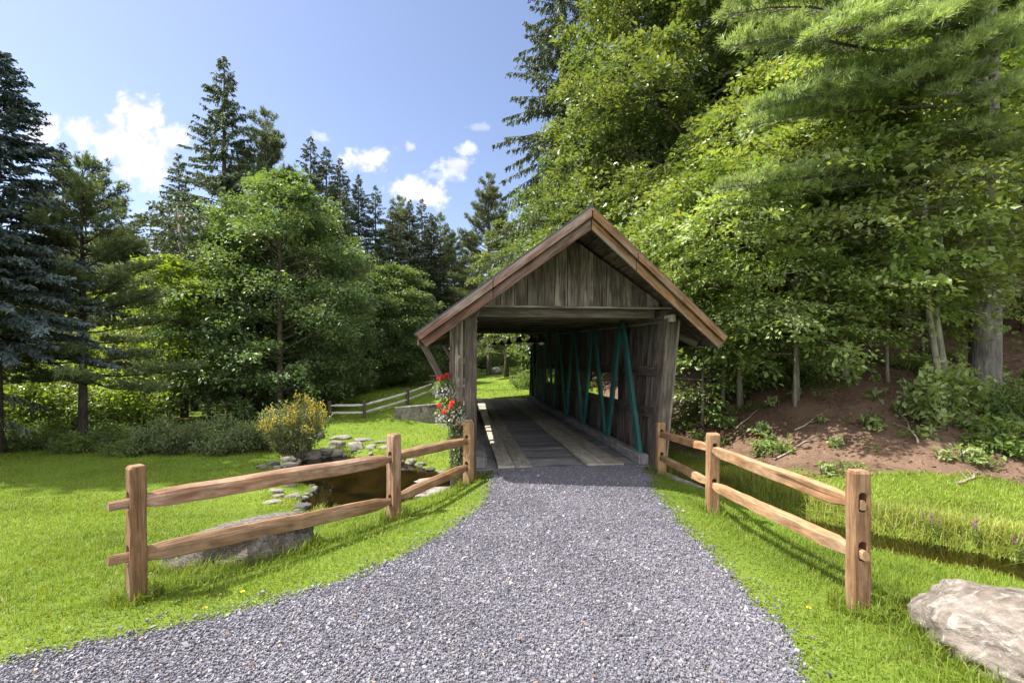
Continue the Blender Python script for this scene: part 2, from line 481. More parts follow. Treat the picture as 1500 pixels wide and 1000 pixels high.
def gravel_bed_mat():
    m, t, out = material('gravel_bed')
    tc = t.new('ShaderNodeTexCoord')
    v = t.new('ShaderNodeTexVoronoi'); t.put(v.inputs['Vector'], tc.outputs['Object']); v.inputs['Scale'].default_value = 55
    n = t.noise(tc.outputs['Object'], 2, 5)
    sp = t.new('ShaderNodeSeparateColor'); t.l.new(v.outputs['Color'], sp.inputs[0])
    col = t.mix(sp.outputs[0], C(.06, .06, .07), C(.14, .138, .155))
    p = principled(t, col, .7, .3, bump(t, v.outputs['Distance'], 1.0, .02))
    t.l.new(p.outputs[0], out.inputs[0])
    return m


def ground_mat():
    m, t, out = material('ground_turf_and_soil')
    tc = t.new('ShaderNodeTexCoord'); at = t.new('ShaderNodeAttribute', attribute_name='soil')
    ps = tc.outputs['Object']
    n1 = t.noise(ps, 0.35, 4); n2 = t.noise(ps, 14, 6, .7); n3 = t.noise(ps, 60, 4, .7); n4 = t.noise(ps, 1.6, 5)
    g = t.mix(t.ramp(n1, .35, .65), C(.11, .17, .016), C(.185, .24, .03))
    g = t.mix(t.ramp(n2, .3, .7), g, C(.105, .16, .018))
    g = t.mix(t.math('MULTIPLY', t.ramp(n3, .4, .7), .35), g, C(.05, .085, .012))
    s = t.mix(t.ramp(n4, .35, .65), C(.095, .058, .038), C(.165, .105, .072))
    s = t.mix(t.ramp(n2, .5, .75), s, C(.24, .165, .12))
    s = t.mix(t.math('MULTIPLY', t.ramp(n3, .5, .7), .6), s, C(.07, .045, .03))
    mud = t.mix(t.ramp(t.math('ADD', t.math('MULTIPLY', n4, .75), t.math('MULTIPLY', n2, .25)), .42, .62), C(.045, .034, .016), C(.15, .11, .055))
    s = t.mix(t.ramp(at.outputs['Fac'], 1.1, 1.7), s, mud)
    f = t.ramp(t.math('ADD', at.outputs['Fac'], t.math('MULTIPLY', t.math('SUBTRACT', n4, .5), .9)), .35, .65)
    col = t.mix(f, g, s)
    h = t.math('ADD', n2, t.math('MULTIPLY', n3, .6))
    p = principled(t, col, .95, .15, bump(t, h, .8, .05))
    t.l.new(p.outputs[0], out.inputs[0])
    return m


def water_mat():
    m, t, out = material('murky_pond_water')
    tc = t.new('ShaderNodeTexCoord')
    n = t.noise(t.mapping(tc.outputs['Object'], (1, 1, 1)), 5, 3, .5)
    nm = bump(t, n, 0.06, 0.05)
    tr = t.new('ShaderNodeBsdfTransparent'); tr.inputs[0].default_value = C(.36, .30, .17)
    gl = t.new('ShaderNodeBsdfGlossy'); gl.inputs['Roughness'].default_value = .03; t.put(gl.inputs['Normal'], nm)
    gl.inputs['Color'].default_value = C(.9, .9, .9)
    df = t.new('ShaderNodeBsdfDiffuse'); df.inputs[0].default_value = C(.022, .017, .008)
    m0 = t.new('ShaderNodeMixShader'); m0.inputs[0].default_value = .12
    t.l.new(tr.outputs[0], m0.inputs[1]); t.l.new(df.outputs[0], m0.inputs[2])
    fr = t.new('ShaderNodeFresnel'); fr.inputs[0].default_value = 1.4; t.put(fr.inputs['Normal'], nm)
    mx = t.new('ShaderNodeMixShader'); t.l.new(fr.outputs[0], mx.inputs[0])
    t.l.new(m0.outputs[0], mx.inputs[1]); t.l.new(gl.outputs[0], mx.inputs[2]); t.l.new(mx.outputs[0], out.inputs[0])
    return m


SLATE = slate_mat(); GBED = gravel_bed_mat(); GROUND = ground_mat(); WATER = water_mat()

# ------------------------------------------------------------------ terrain
A = R(5.99); CA, SA = math.cos(A), math.sin(A)


def B(u, v, z=0.0):
    """bridge coordinates (u across to the right, v along) -> world"""
    return (u * CA - v * SA, u * SA + v * CA, z)


PTS = [(0, -6, 0), (-4, -6, 0), (4, -6, 0), (0, 0, 0), (0, 2.5, 0), (.3, 5, 0), (.6, 6.5, 0), (1.5, 6.6, 0), (1.2, 4, 0), (-1.5, 2.5, 0),
       (-.9, 4.2, -.02), (-.45, 5.7, -.03), (-.2, 6.7, -.04), (1.9, 6.4, -.02), (.5, 7.0, -.03), (1.6, 7.1, -.03),
       (-2.55, 3.09, 0), (-1.28, 4.93, -.1), (-.63, 6.33, -.1), (-2.0, 6.2, -.5), (-2.4, 4.1, -.1), (-3.3, 4.2, -.15),
       (-4.5, 5.5, -.35), (-6, 4, -.12), (-8, 3, 0), (-8, 7, -.45), (-6, 8, -.7), (-4.9, 8.5, -.88), (-10, 10, -.75), (-6.2, 10.5, -.9),
       (-14, 12, -.7), (-20, 10, -.3), (-9, 14, -.9), (-6.5, 13.5, -.85), (-14, 18, -.9), (-25, 20, -.5), (-3.5, 1, 0), (-8, -2, 0),
       (-1, 7.6, -.8), (-4.7, 13.0, -.88), (-3, 13.2, -.85), (-1.9, 12.2, -.85), (-1.8, 15, -.95), (-6.2, 19.1, -.75), (-4.8, 20.9, -.35), (-3.4, 22, .19), (-7.7, 19.3, -.8),
       (-4.6, 17.9, -.66), (-2.4, 17.9, -1.15), (-4.6, 19.6, -.38), (-2.6, 19.6, -.04), (-8.6, 30, 0), (-9.5, 24.4, -.6), (-4, 15, -.85),
       (0, 8, -1.1), (1, 11, -1.25), (.6, 14, -1.1), (0, 17, -1.1), (1.8, 8.2, -1.0), (2.0, 17, -.8), (1.2, 18.6, -.45), (-1.4, 18.3, -.6),
       (-.5, 20, 0), (-1.5, 20, 0), (1.0, 20, 0), (0, 25, .08), (-1.5, 28, .15), (0, 32, .3), (-2, 45, .85), (3, 40, 1.0), (0, 60, 1.5),
       (2.22, 2.92, 0), (2.28, 5.19, -.12), (2.2, 6.85, -.15), (3.0, 2, -.05), (3.0, 3.5, -.15), (2.75, 4.8, -.25), (1.8, 4.5, -.02), (1.75, 3, 0), (3.0, 0, 0),
       (4.6, 6.2, -.25), (5.2, 5.2, -.22), (6.5, 4.6, -.2), (8, 4, -.15), (4.1, 10.9, -.3), (4.5, 8, -.2), (5, 6.7, -.1), (7.5, 6.3, -.05), (10, 5.5, 0),
       (6.8, 9, 1.15), (9.3, 9, .80), (5.9, 10.6, .95), (5.2, 14, .75), (4.2, 17, .5), (8, 13, 2.0), (12, 12, 2.3), (12, 20, 4.5), (7, 20, 2.5), (4.5, 24, .9),
       (8, 30, 3), (15, 30, 7), (12, 45, 5), (20, 15, 6), (25, 30, 11), (20, 5, 2.5), (30, 10, 8),
       (-30, 40, 0), (-20, 30, -.3), (-12, 25, -.6), (-10, 35, .1), (-15, 45, .6), (-40, 20, 0), (0, 100, 3), (-60, 80, 4), (60, 80, 20), (60, 0, 12),
       (-60, 0, 0), (-60, -60, 0), (60, -60, 5), (0, 200, 8), (-150, 100, 5), (150, 100, 30), (0, -80, 0)]
PTS = np.array(PTS, float)
_d = np.linalg.norm(PTS[:, None, :2] - PTS[None, :, :2], axis=2)
_eps = 0.5
_K = np.sqrt(_d ** 2 + _eps ** 2)
_n = len(PTS)
_Am = np.zeros((_n + 1, _n + 1)); _Am[:_n, :_n] = -_K + np.eye(_n) * -0.02; _Am[:_n, _n] = 1; _Am[_n, :_n] = 1
_w = np.linalg.solve(_Am, np.append(PTS[:, 2], 0))

POND_Z = -1.0
POND = np.array([(-5.26, 10.08), (-5.66, 12.2), (-4.76, 12.66), (-3.9, 12.3), (-3.02, 12.2), (-2.2, 11.2), (-1.75, 10.7), (-.5, 11.3), (1.5, 11.6), (2.7, 10.6),
                 (2.7, 9.0), (1, 8.3), (-.8, 8.35), (-1.76, 8.25), (-2.4, 7.5), (-3.2, 7.1), (-3.65, 7.88), (-3.9, 8.67), (-4.03, 9.47), (-4.56, 9.69)])
CREEK = np.array([(2.6, 9.5, -.97), (3.1, 7.5, -.68), (3.5, 6, -.48), (3.98, 4.95, -.38), (4.75, 4.1, -.34), (6.5, 3.1, -.31), (9, 2.2, -.28), (14, .5, -.25)])


def poly_sd(x, y, P):
    """signed distance to polygon, positive inside"""
    d = np.full(x.shape, 1e9); ins = np.zeros(x.shape, bool); n = len(P)
    for i in range(n):
        ax, ay = P[i]; bx, by = P[(i + 1) % n]
        ex, ey = bx - ax, by - ay
        t = np.clip(((x - ax) * ex + (y - ay) * ey) / (ex * ex + ey * ey), 0, 1)
        d = np.minimum(d, np.hypot(x - ax - t * ex, y - ay - t * ey))
        c = (ay > y) != (by > y)
        with np.errstate(divide='ignore', invalid='ignore'):
            ins ^= c & (x < (bx - ax) * (y - ay) / (by - ay + 1e-12) + ax)
    return np.where(ins, d, -d)


def line_d(x, y, P):
    """distance to polyline and interpolated 3rd value"""
    d = np.full(x.shape, 1e9); zz = np.zeros(x.shape)
    for i in range(len(P) - 1):
        ax, ay, az = P[i]; bx, by, bz = P[i + 1]
        ex, ey = bx - ax, by - ay
        t = np.clip(((x - ax) * ex + (y - ay) * ey) / (ex * ex + ey * ey), 0, 1)
        dd = np.hypot(x - ax - t * ex, y - ay - t * ey)
        k = dd < d
        d = np.where(k, dd, d); zz = np.where(k, az + t * (bz - az), zz)
    return d, zz


def wav(x, y, s, seed):
    r = np.random.default_rng(seed); o = np.zeros(x.shape)
    for k in range(6):
        a = r.uniform(0, 6.28); f = s * r.uniform(.6, 1.6); ph = r.uniform(0, 6.28)
        o += np.sin((x * np.cos(a) + y * np.sin(a)) * f + ph)
    return o / 6


def soil_mask(x, y):
    """1 on the bare brown bank and the woodland floor, 0 on turf"""
    foot = np.array([(3.6, 40, 0), (3.6, 24, 0), (3.5, 17, 0), (3.6, 12, 0), (4.1, 8.4, 0), (4.7, 6.8, 0), (7.2, 6.1, 0), (11, 5.4, 0), (40, 1, 0)])
    d = np.full(x.shape, -9.0)
    poly = np.concatenate([foot[:, :2], np.array([(160, 0), (160, 180), (12, 180), (7, 60)])])
    d = poly_sd(x, y, poly)
    woods = np.array([(-150, 11.5), (-22, 12.0), (-9, 12.6), (-6.3, 14.2), (-8.2, 17), (-9.5, 21), (-10.5, 26), (-8.2, 31), (-6, 38), (-5.0, 52), (-3, 60), (6, 62), (8, 180), (-150, 180)])
    d2 = poly_sd(x, y, woods)
    return np.maximum(np.clip(d / 0.9 + 0.45, 0, 1), np.clip(d2 / 0.9 + 0.3, 0, .40))


def hz_exact(x, y):
    x = np.asarray(x, float); y = np.asarray(y, float); sh = x.shape
    x = x.ravel(); y = y.ravel(); z = np.empty_like(x)
    for i in range(0, len(x), 20000):
        xx, yy = x[i:i + 20000], y[i:i + 20000]
        k = -np.sqrt((xx[:, None] - PTS[None, :, 0]) ** 2 + (yy[:, None] - PTS[None, :, 1]) ** 2 + _eps ** 2)
        z[i:i + 20000] = k @ _w[:_n] + _w[_n]
    sm = soil_mask(x, y)
    z += wav(x, y, 2.2, 3) * (.012 + .05 * sm) + wav(x, y, 6.5, 4) * (.006 + .03 * sm)
    flat = np.clip(1 - poly_sd(x, y, PATH) * -1 / .4, 0, 1)
    # pond
    sd = poly_sd(x, y, POND)
    z = np.where(sd > 0, np.minimum(z, POND_Z - .03 - .4 * np.clip(sd, 0, 1)), np.maximum(z, POND_Z + np.clip(-sd, 0, .8) * .18 - .03 * (sd > -.05)))
    d, cz = line_d(x, y, CREEK)
    z = np.where(d < .42, np.minimum(z, cz - .04 - .25 * np.clip((.42 - d) / .42, 0, 1)), z)
    z = np.where((d >= .42) & (d < 1.1) & (sd < 0), np.maximum(z, cz + (d - .42) * .12), z)
    # the level gravel path
    pd = poly_sd(x, y, PATH)
    z = z + (0 - z) * np.clip(1 + pd / .5, 0, 1) * .9
    return z.reshape(sh)


PATH = np.array([(-.2, 6.95), (-.217, 6.28), (-.305, 5.08), (-.527, 4.39), (-.85, 3.78), (-1.23, 3.27), (-1.75, 2.85), (-2.11, 2.68), (-2.39, 2.53), (-2.8, 2.33),
                 (-4.5, 1.5), (-7, .2), (-10, -2), (-10, -6), (2, -6), (1.0, -2), (1.25, 1), (1.41, 2.27), (1.47, 2.39), (1.6, 2.74), (1.58, 3.05), (1.64, 3.53), (1.626, 4.48), (1.74, 5.74), (1.9, 6.4), (1.95, 7.15)])


def axis_lines(lo, hi, step, far_lo, far_hi):
    mid = list(np.arange(lo, hi + 1e-6, step)); s = step; a = lo; left = []
    while a > far_lo:
        s *= 1.16; a -= s; left.append(a)
    s = step; a = hi; right = []
    while a < far_hi:
        s *= 1.16; a += s; right.append(a)
    return np.array(left[::-1] + mid + right)


GX = axis_lines(-9, 8, .11, -170, 170); GY = axis_lines(0, 20, .11, -70, 240)
_gx, _gy = np.meshgrid(GX, GY); GZ = hz_exact(_gx, _gy)


def hz(x, y):
    x = np.asarray(x, float); y = np.asarray(y, float)
    i = np.clip(np.searchsorted(GX, x) - 1, 0, len(GX) - 2); j = np.clip(np.searchsorted(GY, y) - 1, 0, len(GY) - 2)
    tx = np.clip((x - GX[i]) / (GX[i + 1] - GX[i]), 0, 1); ty = np.clip((y - GY[j]) / (GY[j + 1] - GY[j]), 0, 1)
    return (GZ[j, i] * (1 - tx) + GZ[j, i + 1] * tx) * (1 - ty) + (GZ[j + 1, i] * (1 - tx) + GZ[j + 1, i + 1] * tx) * ty


def H(x, y): return float(hz(np.array([x]), np.array([y]))[0])


def build_ground():
    nx, ny = len(GX), len(GY)
    V = np.stack([_gx.ravel(), _gy.ravel(), GZ.ravel()], 1)
    i = np.arange(ny - 1)[:, None] * nx + np.arange(nx - 1)[None, :]
    idx = np.stack([i, i + 1, i + nx + 1, i + nx], -1).reshape(-1)
    me = np_mesh('ground', V, 4, idx, GROUND, smooth=True)
    at = me.attributes.new('soil', 'FLOAT', 'POINT')
    sm = soil_mask(_gx.ravel(), _gy.ravel())
    d, _ = line_d(_gx.ravel(), _gy.ravel(), CREEK); sd = poly_sd(_gx.ravel(), _gy.ravel(), POND)
    sm = np.maximum(sm, np.clip(3.6 - d / .1, 0, 2)); sm = np.maximum(sm, np.clip(.15 + sd / .07, 0, 2))
    at.data.foreach_set('value', sm.astype(np.float32))
    o = obj('ground', me); tag(o, 'rolling lawn and bare earth bank around the covered bridge', None, None, 'structure')
    # water
    b = MB(); pts = [(x * 1.0, y, POND_Z) for x, y in POND]
    c = np.mean(POND, 0); pp = []
    big = []
    for k in range(len(POND)):
        p0, p1, p2 = POND[k - 1], POND[k], POND[(k + 1) % len(POND)]
        t = p2 - p0; n = np.array([t[1], -t[0]]); n = n / np.linalg.norm(n)
        q = p1 + n * .3
        if poly_sd(np.array([q[0]]), np.array([q[1]]), POND)[0] > 0: q = p1 - n * .3
        big.append((q[0], q[1], POND_Z))
    bm = bmesh.new(); f = bm.faces.new([bm.verts.new(p) for p in big]); bmesh.ops.triangulate(bm, faces=[f])
    bmesh.ops.recalc_face_normals(bm, faces=bm.faces)
    me = bpy.data.meshes.new('pond_water'); bm.to_mesh(me); bm.free()
    if me.polygons[0].normal.z < 0: me.flip_normals()
    o = obj('pond_water', me, None, WATER); tag(o, 'brown still pond water beside the bridge', None, None, 'structure')
    b = MB()
    for k in range(len(CREEK) - 1):
        p, q = CREEK[k], CREEK[k + 1]
        def side(i):
            t = CREEK[min(i + 1, len(CREEK) - 1)] - CREEK[max(i - 1, 0)]; n = np.array([t[1], -t[0], 0]); return n / np.linalg.norm(n) * .62
        b.poly([p - side(k), p + side(k), q + side(k + 1), q - side(k + 1)])
    me = b.mesh('creek_water', WATER)
    if me.polygons[0].normal.z < 0: me.flip_normals()
    o = obj('creek_water', me); tag(o, 'narrow brown creek along the foot of the bank', None, None, 'structure')
    # gravel bed
    gx = np.arange(-10, 2.3, .09); gy = np.arange(-6, 7.2, .09); X, Y = np.meshgrid(gx, gy)
    cx, cy = X[:-1, :-1] + .045, Y[:-1, :-1] + .045
    keep = poly_sd(cx, cy, PATH) + wav(cx, cy, 14, 9) * .05 > .02
    nx = len(gx); i = np.arange(len(gy) - 1)[:, None] * nx + np.arange(nx - 1)[None, :]
    idx = np.stack([i, i + 1, i + nx + 1, i + nx], -1)[keep].reshape(-1)
    V = np.stack([X.ravel(), Y.ravel(), hz(X.ravel(), Y.ravel()) + .012], 1)
    used, inv = np.unique(idx, return_inverse=True)
    me = np_mesh('gravel_path', V[used], 4, inv, GBED, smooth=True)
    o = obj('gravel_path', me); tag(o, 'grey slate gravel path leading to the bridge', None, None, 'structure')


build_ground()


# ------------------------------------------------------------------ the covered bridge
RISE = .039
V0, V1 = 6.8, 19.5           # deck start / end
UL, UR = -.2, 3.06           # wall planes
UC = 1.5


def build_bridge():
    root = empty('covered_bridge', (0, 0, 0), A)
    tag(root, 'weathered timber covered bridge with teal braces and steep gable roof', 'covered bridge')
    rnd = random.Random(3)
    # deck: cross planks
    b = MB(); v = V0
    while v < V1:
        w = rnd.uniform(.17, .21); dz = rnd.uniform(-.004, .004)
        b.box(-.12, 2.98, v + .004, v + w - .004, -.07 + dz, -.005 + dz, axis=0); v += w
    b.build('deck', W_DECK, root, .004)
    # runner planks along
    for (u0, u1) in ((.50, 1.02), (1.86, 2.45)):
        b = MB(); n = 2
        for k in range(n):
            a = u0 + (u1 - u0) * k / n; c = u0 + (u1 - u0) * (k + 1) / n
            vs = V0 - .02 - rnd.uniform(0, .03)
            while vs < V1 - .05:
                ve = min(V1 + .03, vs + rnd.uniform(3.6, 4.9))
                b.box(a + .005, c - .005, vs + .004, ve - .004, .002, .042 + rnd.uniform(-.003, .003), axis=1); vs = ve
        b.build('runner', W_RUN, root, .006)
    # threshold board at the front edge
    b = MB(); b.box(-.1, 2.95, V0 - .09, V0 - .004, -.16, -.02, axis=0); b.build('threshold', W_DARK, root, .005)
    # stringers below
    b = MB()
    for u in (.1, .8, 1.5, 2.2, 2.8): b.box(u - .1, u + .1, V0 + .1, V1 - .1, -.42, -.076, axis=1)
    b.build('floor_beam', W_DARK, root)
    # kerbs
    for (u0, u1) in ((.17, .34), (2.70, 2.86)):
        b = MB(); vs = V0 + .02
        while vs < V1 - .1:
            ve = min(V1, vs + 4.2); b.box(u0, u1, vs, ve - .006, .002, .16, axis=1); vs = ve
        b.build('kerb', W_DECK, root, .012)
    zp = lambda v: 2.20 + RISE * (v - 6.3)               # plate height
    openings = [(8.8, 11.2), (15.2, 17.1)]
    for side, (uo, ui) in (('l', (-.03, -.0)), ('r', (UR, 2.9))):
        sgn = -1 if side == 'l' else 1
        # sheathing boards (vertical), fanning forward at the portal
        b = MB(); n = 0; vb = V0 + .02
        while vb < V1:
            w = rnd.uniform(.13, .20) if n > 5 else .13
            if n < 6:
                t0, t1 = 6.30 + (.13 + .095) * n * 1.02, 6.30 + (.13 + .095) * (n + 1) * 1.02 - .006
            else:
                t0, t1 = vb, vb + w - .006
            if n == 6: vb = t0 = max(vb, 6.30 + .2295 * 6); t1 = vb + w - .006
            b0, b1 = (vb, vb + w - .006) if n >= 6 else (V0 + .05 + n * .205, V0 + .05 + (n + 1) * .205 - .006)
            u0, u1 = uo - .011 * sgn + rnd.uniform(-.004, .004), uo + .011 * sgn + rnd.uniform(-.004, .004)
            mid = (b0 + b1) / 2
            spans = [(-.25 - rnd.uniform(0, .08), zp(mid) - .02)]
            if n >= 6 and any(a - .02 < mid < c + .02 for a, c in openings):
                spans = [(-.25 - rnd.uniform(0, .08), .80 if side == 'r' else .74), (1.40, zp(mid) - .02)]
            for z0, z1 in spans:
                ua, ub = min(u0, u1), max(u0, u1)
                b.hexa([(ua, b0, z0), (ub, b0, z0), (ub, b1, z0), (ua, b1, z0), (ua, t0, z1), (ub, t0, z1), (ub, t1, z1), (ua, t1, z1)])
            vb = vb + w if n >= 5 else vb + .13
            n += 1
        b.build('side_wall', W_GREY, root, .003)
        # horizontal rails
        ur0, ur1 = (uo + .014, uo + .064) if side == 'l' else (uo - .064, uo - .014)
        for z0, z1 in ((1.37, 1.53), (.70, .86) if side == 'r' else (.60, .76)):
            b = MB(); b.box(ur0, ur1, V0 + .06 - (.25 if z0 > 1 else .12), V1 - .05, z0, z1, axis=1); b.build('wall_rail', W_DARK, root, .006)
        # top plate
        up0, up1 = (uo + .01, uo + .19) if side == 'l' else (uo - .19, uo - .01)
        b = MB()
        b.hexa([(up0, 6.34, zp(6.34) - .02), (up1, 6.34, zp(6.34) - .02), (up1, 6.34, zp(6.34) + .15), (up0, 6.34, zp(6.34) + .15),
                (up0, V1, zp(V1) - .02), (up1, V1, zp(V1) - .02), (up1, V1, zp(V1) + .15), (up0, V1, zp(V1) + .15)])
        b.build('top_plate', W_DARK, root, .008)
        # a ledge board along the plate
        if side == 'r':
            b = MB(); a0, a1 = uo - .17, uo - .10
            b.hexa([(a0, 6.12, zp(6.2) - .03), (a1, 6.12, zp(6.2) - .03), (a1, 6.12, zp(6.2) + .07), (a0, 6.12, zp(6.2) + .07),
                    (a0, V1 - .1, zp(V1) - .06), (a1, V1 - .1, zp(V1) - .06), (a1, V1 - .1, zp(V1) + .04), (a0, V1 - .1, zp(V1) + .04)])
            b.build('ledge_board', W_RUN, root, .008)
        # jamb: the leaning front post and trim boards that close the wall end
        pu0, pu1 = (.0, .175) if side == 'l' else (2.87, 3.04)
        b = MB()
        b.hexa([(pu0, 6.70, -.2), (pu1, 6.70, -.2), (pu1, 6.90, -.2), (pu0, 6.90, -.2), (pu0, 6.20, 2.22), (pu1, 6.20, 2.22), (pu1, 6.40, 2.22), (pu0, 6.40, 2.22)])
        b.build('portal_post', W_DARK, root, .01)
        b = MB(); k = 3
        span = (UL, pu0 - .004) if side == 'l' else (pu1 + .004, uo + .03)
        k = 3 if side == 'l' else 1
        for i in range(k):
            a = span[0] + (span[1] - span[0]) * i / k; c = span[0] + (span[1] - span[0]) * (i + 1) / k - .006
            f = rnd.uniform(-.01, .01)
            b.hexa([(a, 6.72 + f, -.25), (c, 6.72 + f, -.25), (c, 6.75 + f, -.25), (a, 6.75 + f, -.25), (a, 6.23 + f, 2.2), (c, 6.23 + f, 2.2), (c, 6.26 + f, 2.2), (a, 6.26 + f, 2.2)])
        b.build('jamb_trim', W_GREY, root, .004)
        # far posts
        b = MB(); b.box(pu0, pu1, V1 - .2, V1, -.3, zp(V1) + .1, axis=2); b.build('portal_post', W_DARK, root, .01)
        # truss braces (zigzag)
        ub = .10 if side == 'l' else 2.80
        ph = 1.80; vb = 6.98; k = 0
        while vb + ph < V1 + .3:
            vt = vb + ph / 2; zt = zp(vt) - .0; ve = min(vb + ph, V1 - .12)
            for (p, q, off) in (((vb, .02), (vt - .05, zt), 0.0), ((ve - .06, .02), (vt + .08, zt), .0)):
                m = MB(); m.beam((ub + off, p[0] + .03, .0), (ub + off, q[0], q[1]), (0, 1, 0), .155, .055); m.build('truss_brace', W_GREEN, root, .006)
            vb += ph
    # tie beams + ceiling boards
    zb = lambda v: 2.235 + .0446 * (v - 6.4)
    vs = [6.40, 6.95, 7.9, 9.1, 10.5, 12.0, 13.5, 15.0, 16.5, 18.0, 19.4]
    for i, v in enumerate(vs):
        b = MB(); b.box(UL + .22, UR - .29, v, v + (.05 if i == 0 else .13), zb(v), zb(v) + (.145 if i == 0 else .16), axis=0); b.build('tie_beam', W_DARK, root, .008)
    # ceiling boards above the ties (dark boards running along)
    b = MB(); n = 9; u0, u1 = UL + .2, UR - .2
    for k in range(n):
        a = u0 + (u1 - u0) * k / n; c = u0 + (u1 - u0) * (k + 1) / n - .01
        z0, z1 = zb(6.5) + .17, zb(V1) + .17
        b.hexa([(a, 6.5, z0), (c, 6.5, z0), (c, 6.5, z0 + .02), (a, 6.5, z0 + .02), (a, V1, z1), (c, V1, z1), (c, V1, z1 + .02), (a, V1, z1 + .02)])
    b.build('ceiling', W_DARK, root)
    # roof frame (ridge projects forward of the eaves like a prow)
    eave_u = 2.116; z_e, z_r = 1.954, 3.42
    RF_E, RF_R, RB_E, RB_R = 6.0, 5.28, 19.9, 20.6
    def rp(s, f, back=False, drop=0.0, out=0.0):
        """point on roof top surface: s = 0 eave .. 1 ridge, f side -1/+1"""
        u = UC + f * eave_u * (1 - s); vv = ((RB_E + (RB_R - RB_E) * s) if back else (RF_E + (RF_R - RF_E) * s)) + (out if back else -out)
        return Vector((u, vv, z_e + (z_r - z_e) * s + RISE * (vv - (RF_E + (RF_R - RF_E) * s)) - drop))
    cosr = eave_u / math.hypot(eave_u, z_r - z_e)
    for f in (-1, 1):
        b = MB()
        e0, r0, e1, r1 = rp(-.012, f, out=.03), rp(1, f, out=.03), rp(-.012, f, True, out=.03), rp(1, f, True, out=.03)
        t = Vector((0, 0, .035))
        b.hexa([e0, r0, r0 + t, e0 + t, e1, r1, r1 + t, e1 + t])
        # standing seams
        for k in range(1, 16):
            s = k / 16.0
            p, q = e0.lerp(e1, s) + t, r0.lerp(r1, s) + t
            b.beam(p + Vector((0, 0, .012)), q + Vector((0, 0, .012)), (0, 1, 0), .03, .024)
        b.build('roof', ROOFM, root)
        # roof boards beneath
        b = MB(); n = 9
        for k in range(n):
            s0, s1 = k / n + .004, (k + 1) / n - .004
            p = [rp(s0, f, False, .035, -.03), rp(s1, f, False, .035, -.03), rp(s1, f, False, .006, -.03), rp(s0, f, False, .006, -.03),
                 rp(s0, f, True, .035, -.03), rp(s1, f, True, .035, -.03), rp(s1, f, True, .006, -.03), rp(s0, f, True, .006, -.03)]
            b.hexa(p)
        b.build('roof_sheathing', W_DARK, root)
        # bargeboards: proud upper strip over a deeper lower board; two lengths each
        for back in (False, True):
            dirv = -1 if not back else 1
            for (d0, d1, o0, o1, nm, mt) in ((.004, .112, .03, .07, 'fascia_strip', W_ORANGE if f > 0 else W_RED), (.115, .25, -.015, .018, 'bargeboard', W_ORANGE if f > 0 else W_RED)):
                b = MB()
                cuts = [0, .46 if f < 0 else .70, 1.0]
                for c0, c1 in zip(cuts[:-1], cuts[1:]):
                    def q(s, d, o):
                        p = rp(s, f, back, d); p = Vector((p.x, p.y + dirv * o, p.z))
                        return p
                    # ends cut square to the slope at the eave
                    def pt(s, d, o):
                        sh = (d * .55 / eave_u) if s == 0 else 0
                        return q(s + sh * .9, d + 0.0, o)
                    eps = .0015
                    b.hexa([pt(c0 + (eps if c0 else 0), d1, o0), pt(c0 + (eps if c0 else 0), d0, o0), pt(c0 + (eps if c0 else 0), d0, o1), pt(c0 + (eps if c0 else 0), d1, o1),
                            pt(c1 - eps * 2, d1, o0), pt(c1 - eps * 2, d0, o0), pt(c1 - eps * 2, d0, o1), pt(c1 - eps * 2, d1, o1)])
                b.build(nm, mt, root, .004)
        # eave fascia
        b = MB()
        p0, p1 = rp(0.01, f, False, .09, -.05), rp(0.01, f, True, .09, -.05)
        b.beam(p0, p1, (0, 0, 1), .13, .03); b.build('eave_board', W_DARK, root, .004)
        # rafters
        for v in (6.6, 7.9, 9.1, 10.5, 12.0, 13.5, 15.0, 16.5, 18.0, 19.2):
            b = MB()
            zz = lambda s: z_e + (z_r - z_e) * s + RISE * (v - 6) - .10
            b.beam((UC + f * eave_u * .97, v, zz(.03)), (UC + f * .03, v, zz(.985)), (0, 1, 0), .06, .11); b.build('rafter', W_DARK, root)
        # knee braces below the eave overhang
        for v in (6.52, 12.6, 18.8):
            uw = UL - .03 if f < 0 else UR + .05
            if f < 0:
                b = MB(); b.beam((uw, v, 1.18 + RISE * (v - 6)), (uw + f * .36, v, 1.86 + RISE * (v - 6)), (0, 1, 0), .07, .09); b.build('knee_brace', W_DARK, root, .006)
            b = MB(); b.beam((uw, v, 2.0 + RISE * (v - 6)), (uw + f * .36, v, 1.84 + RISE * (v - 6)), (0, 1, 0), .07, .09); b.build('knee_brace', W_DARK, root, .006)
    # gable siding: vertical boards
    b = MB(); vg = 6.30; u = -.42
    while u < 3.45:
        w = rnd.uniform(.17, .21)
        za = z_e + (z_r - z_e) * (1 - abs(u - UC) / eave_u) - .06; zc = z_e + (z_r - z_e) * (1 - abs(u + w - UC) / eave_u) - .06
        zb0 = 2.375 + rnd.uniform(-.004, .004); o = rnd.uniform(-.004, .004)
        if min(za, zc) > zb0 + .02:
            pk = max(za, zc)
            a, c = u + .003, u + w - .003
            b.hexa([(a, vg + o, zb0), (c, vg + o, zb0), (c, vg + .022 + o, zb0), (a, vg + .022 + o, zb0), (a, vg + o, za), (c, vg + o, zc), (c, vg + .022 + o, zc), (a, vg + .022 + o, za)])
        u += w
    b.build('gable_siding', W_GREY, root, .003)
    b = MB(); b.box(.03, 2.97, vg - .026, vg - .004, 2.355, 2.385, axis=0); b.build('gable_sill', W_GREY, root, .003)
    # far gable
    b = MB(); u = -.2
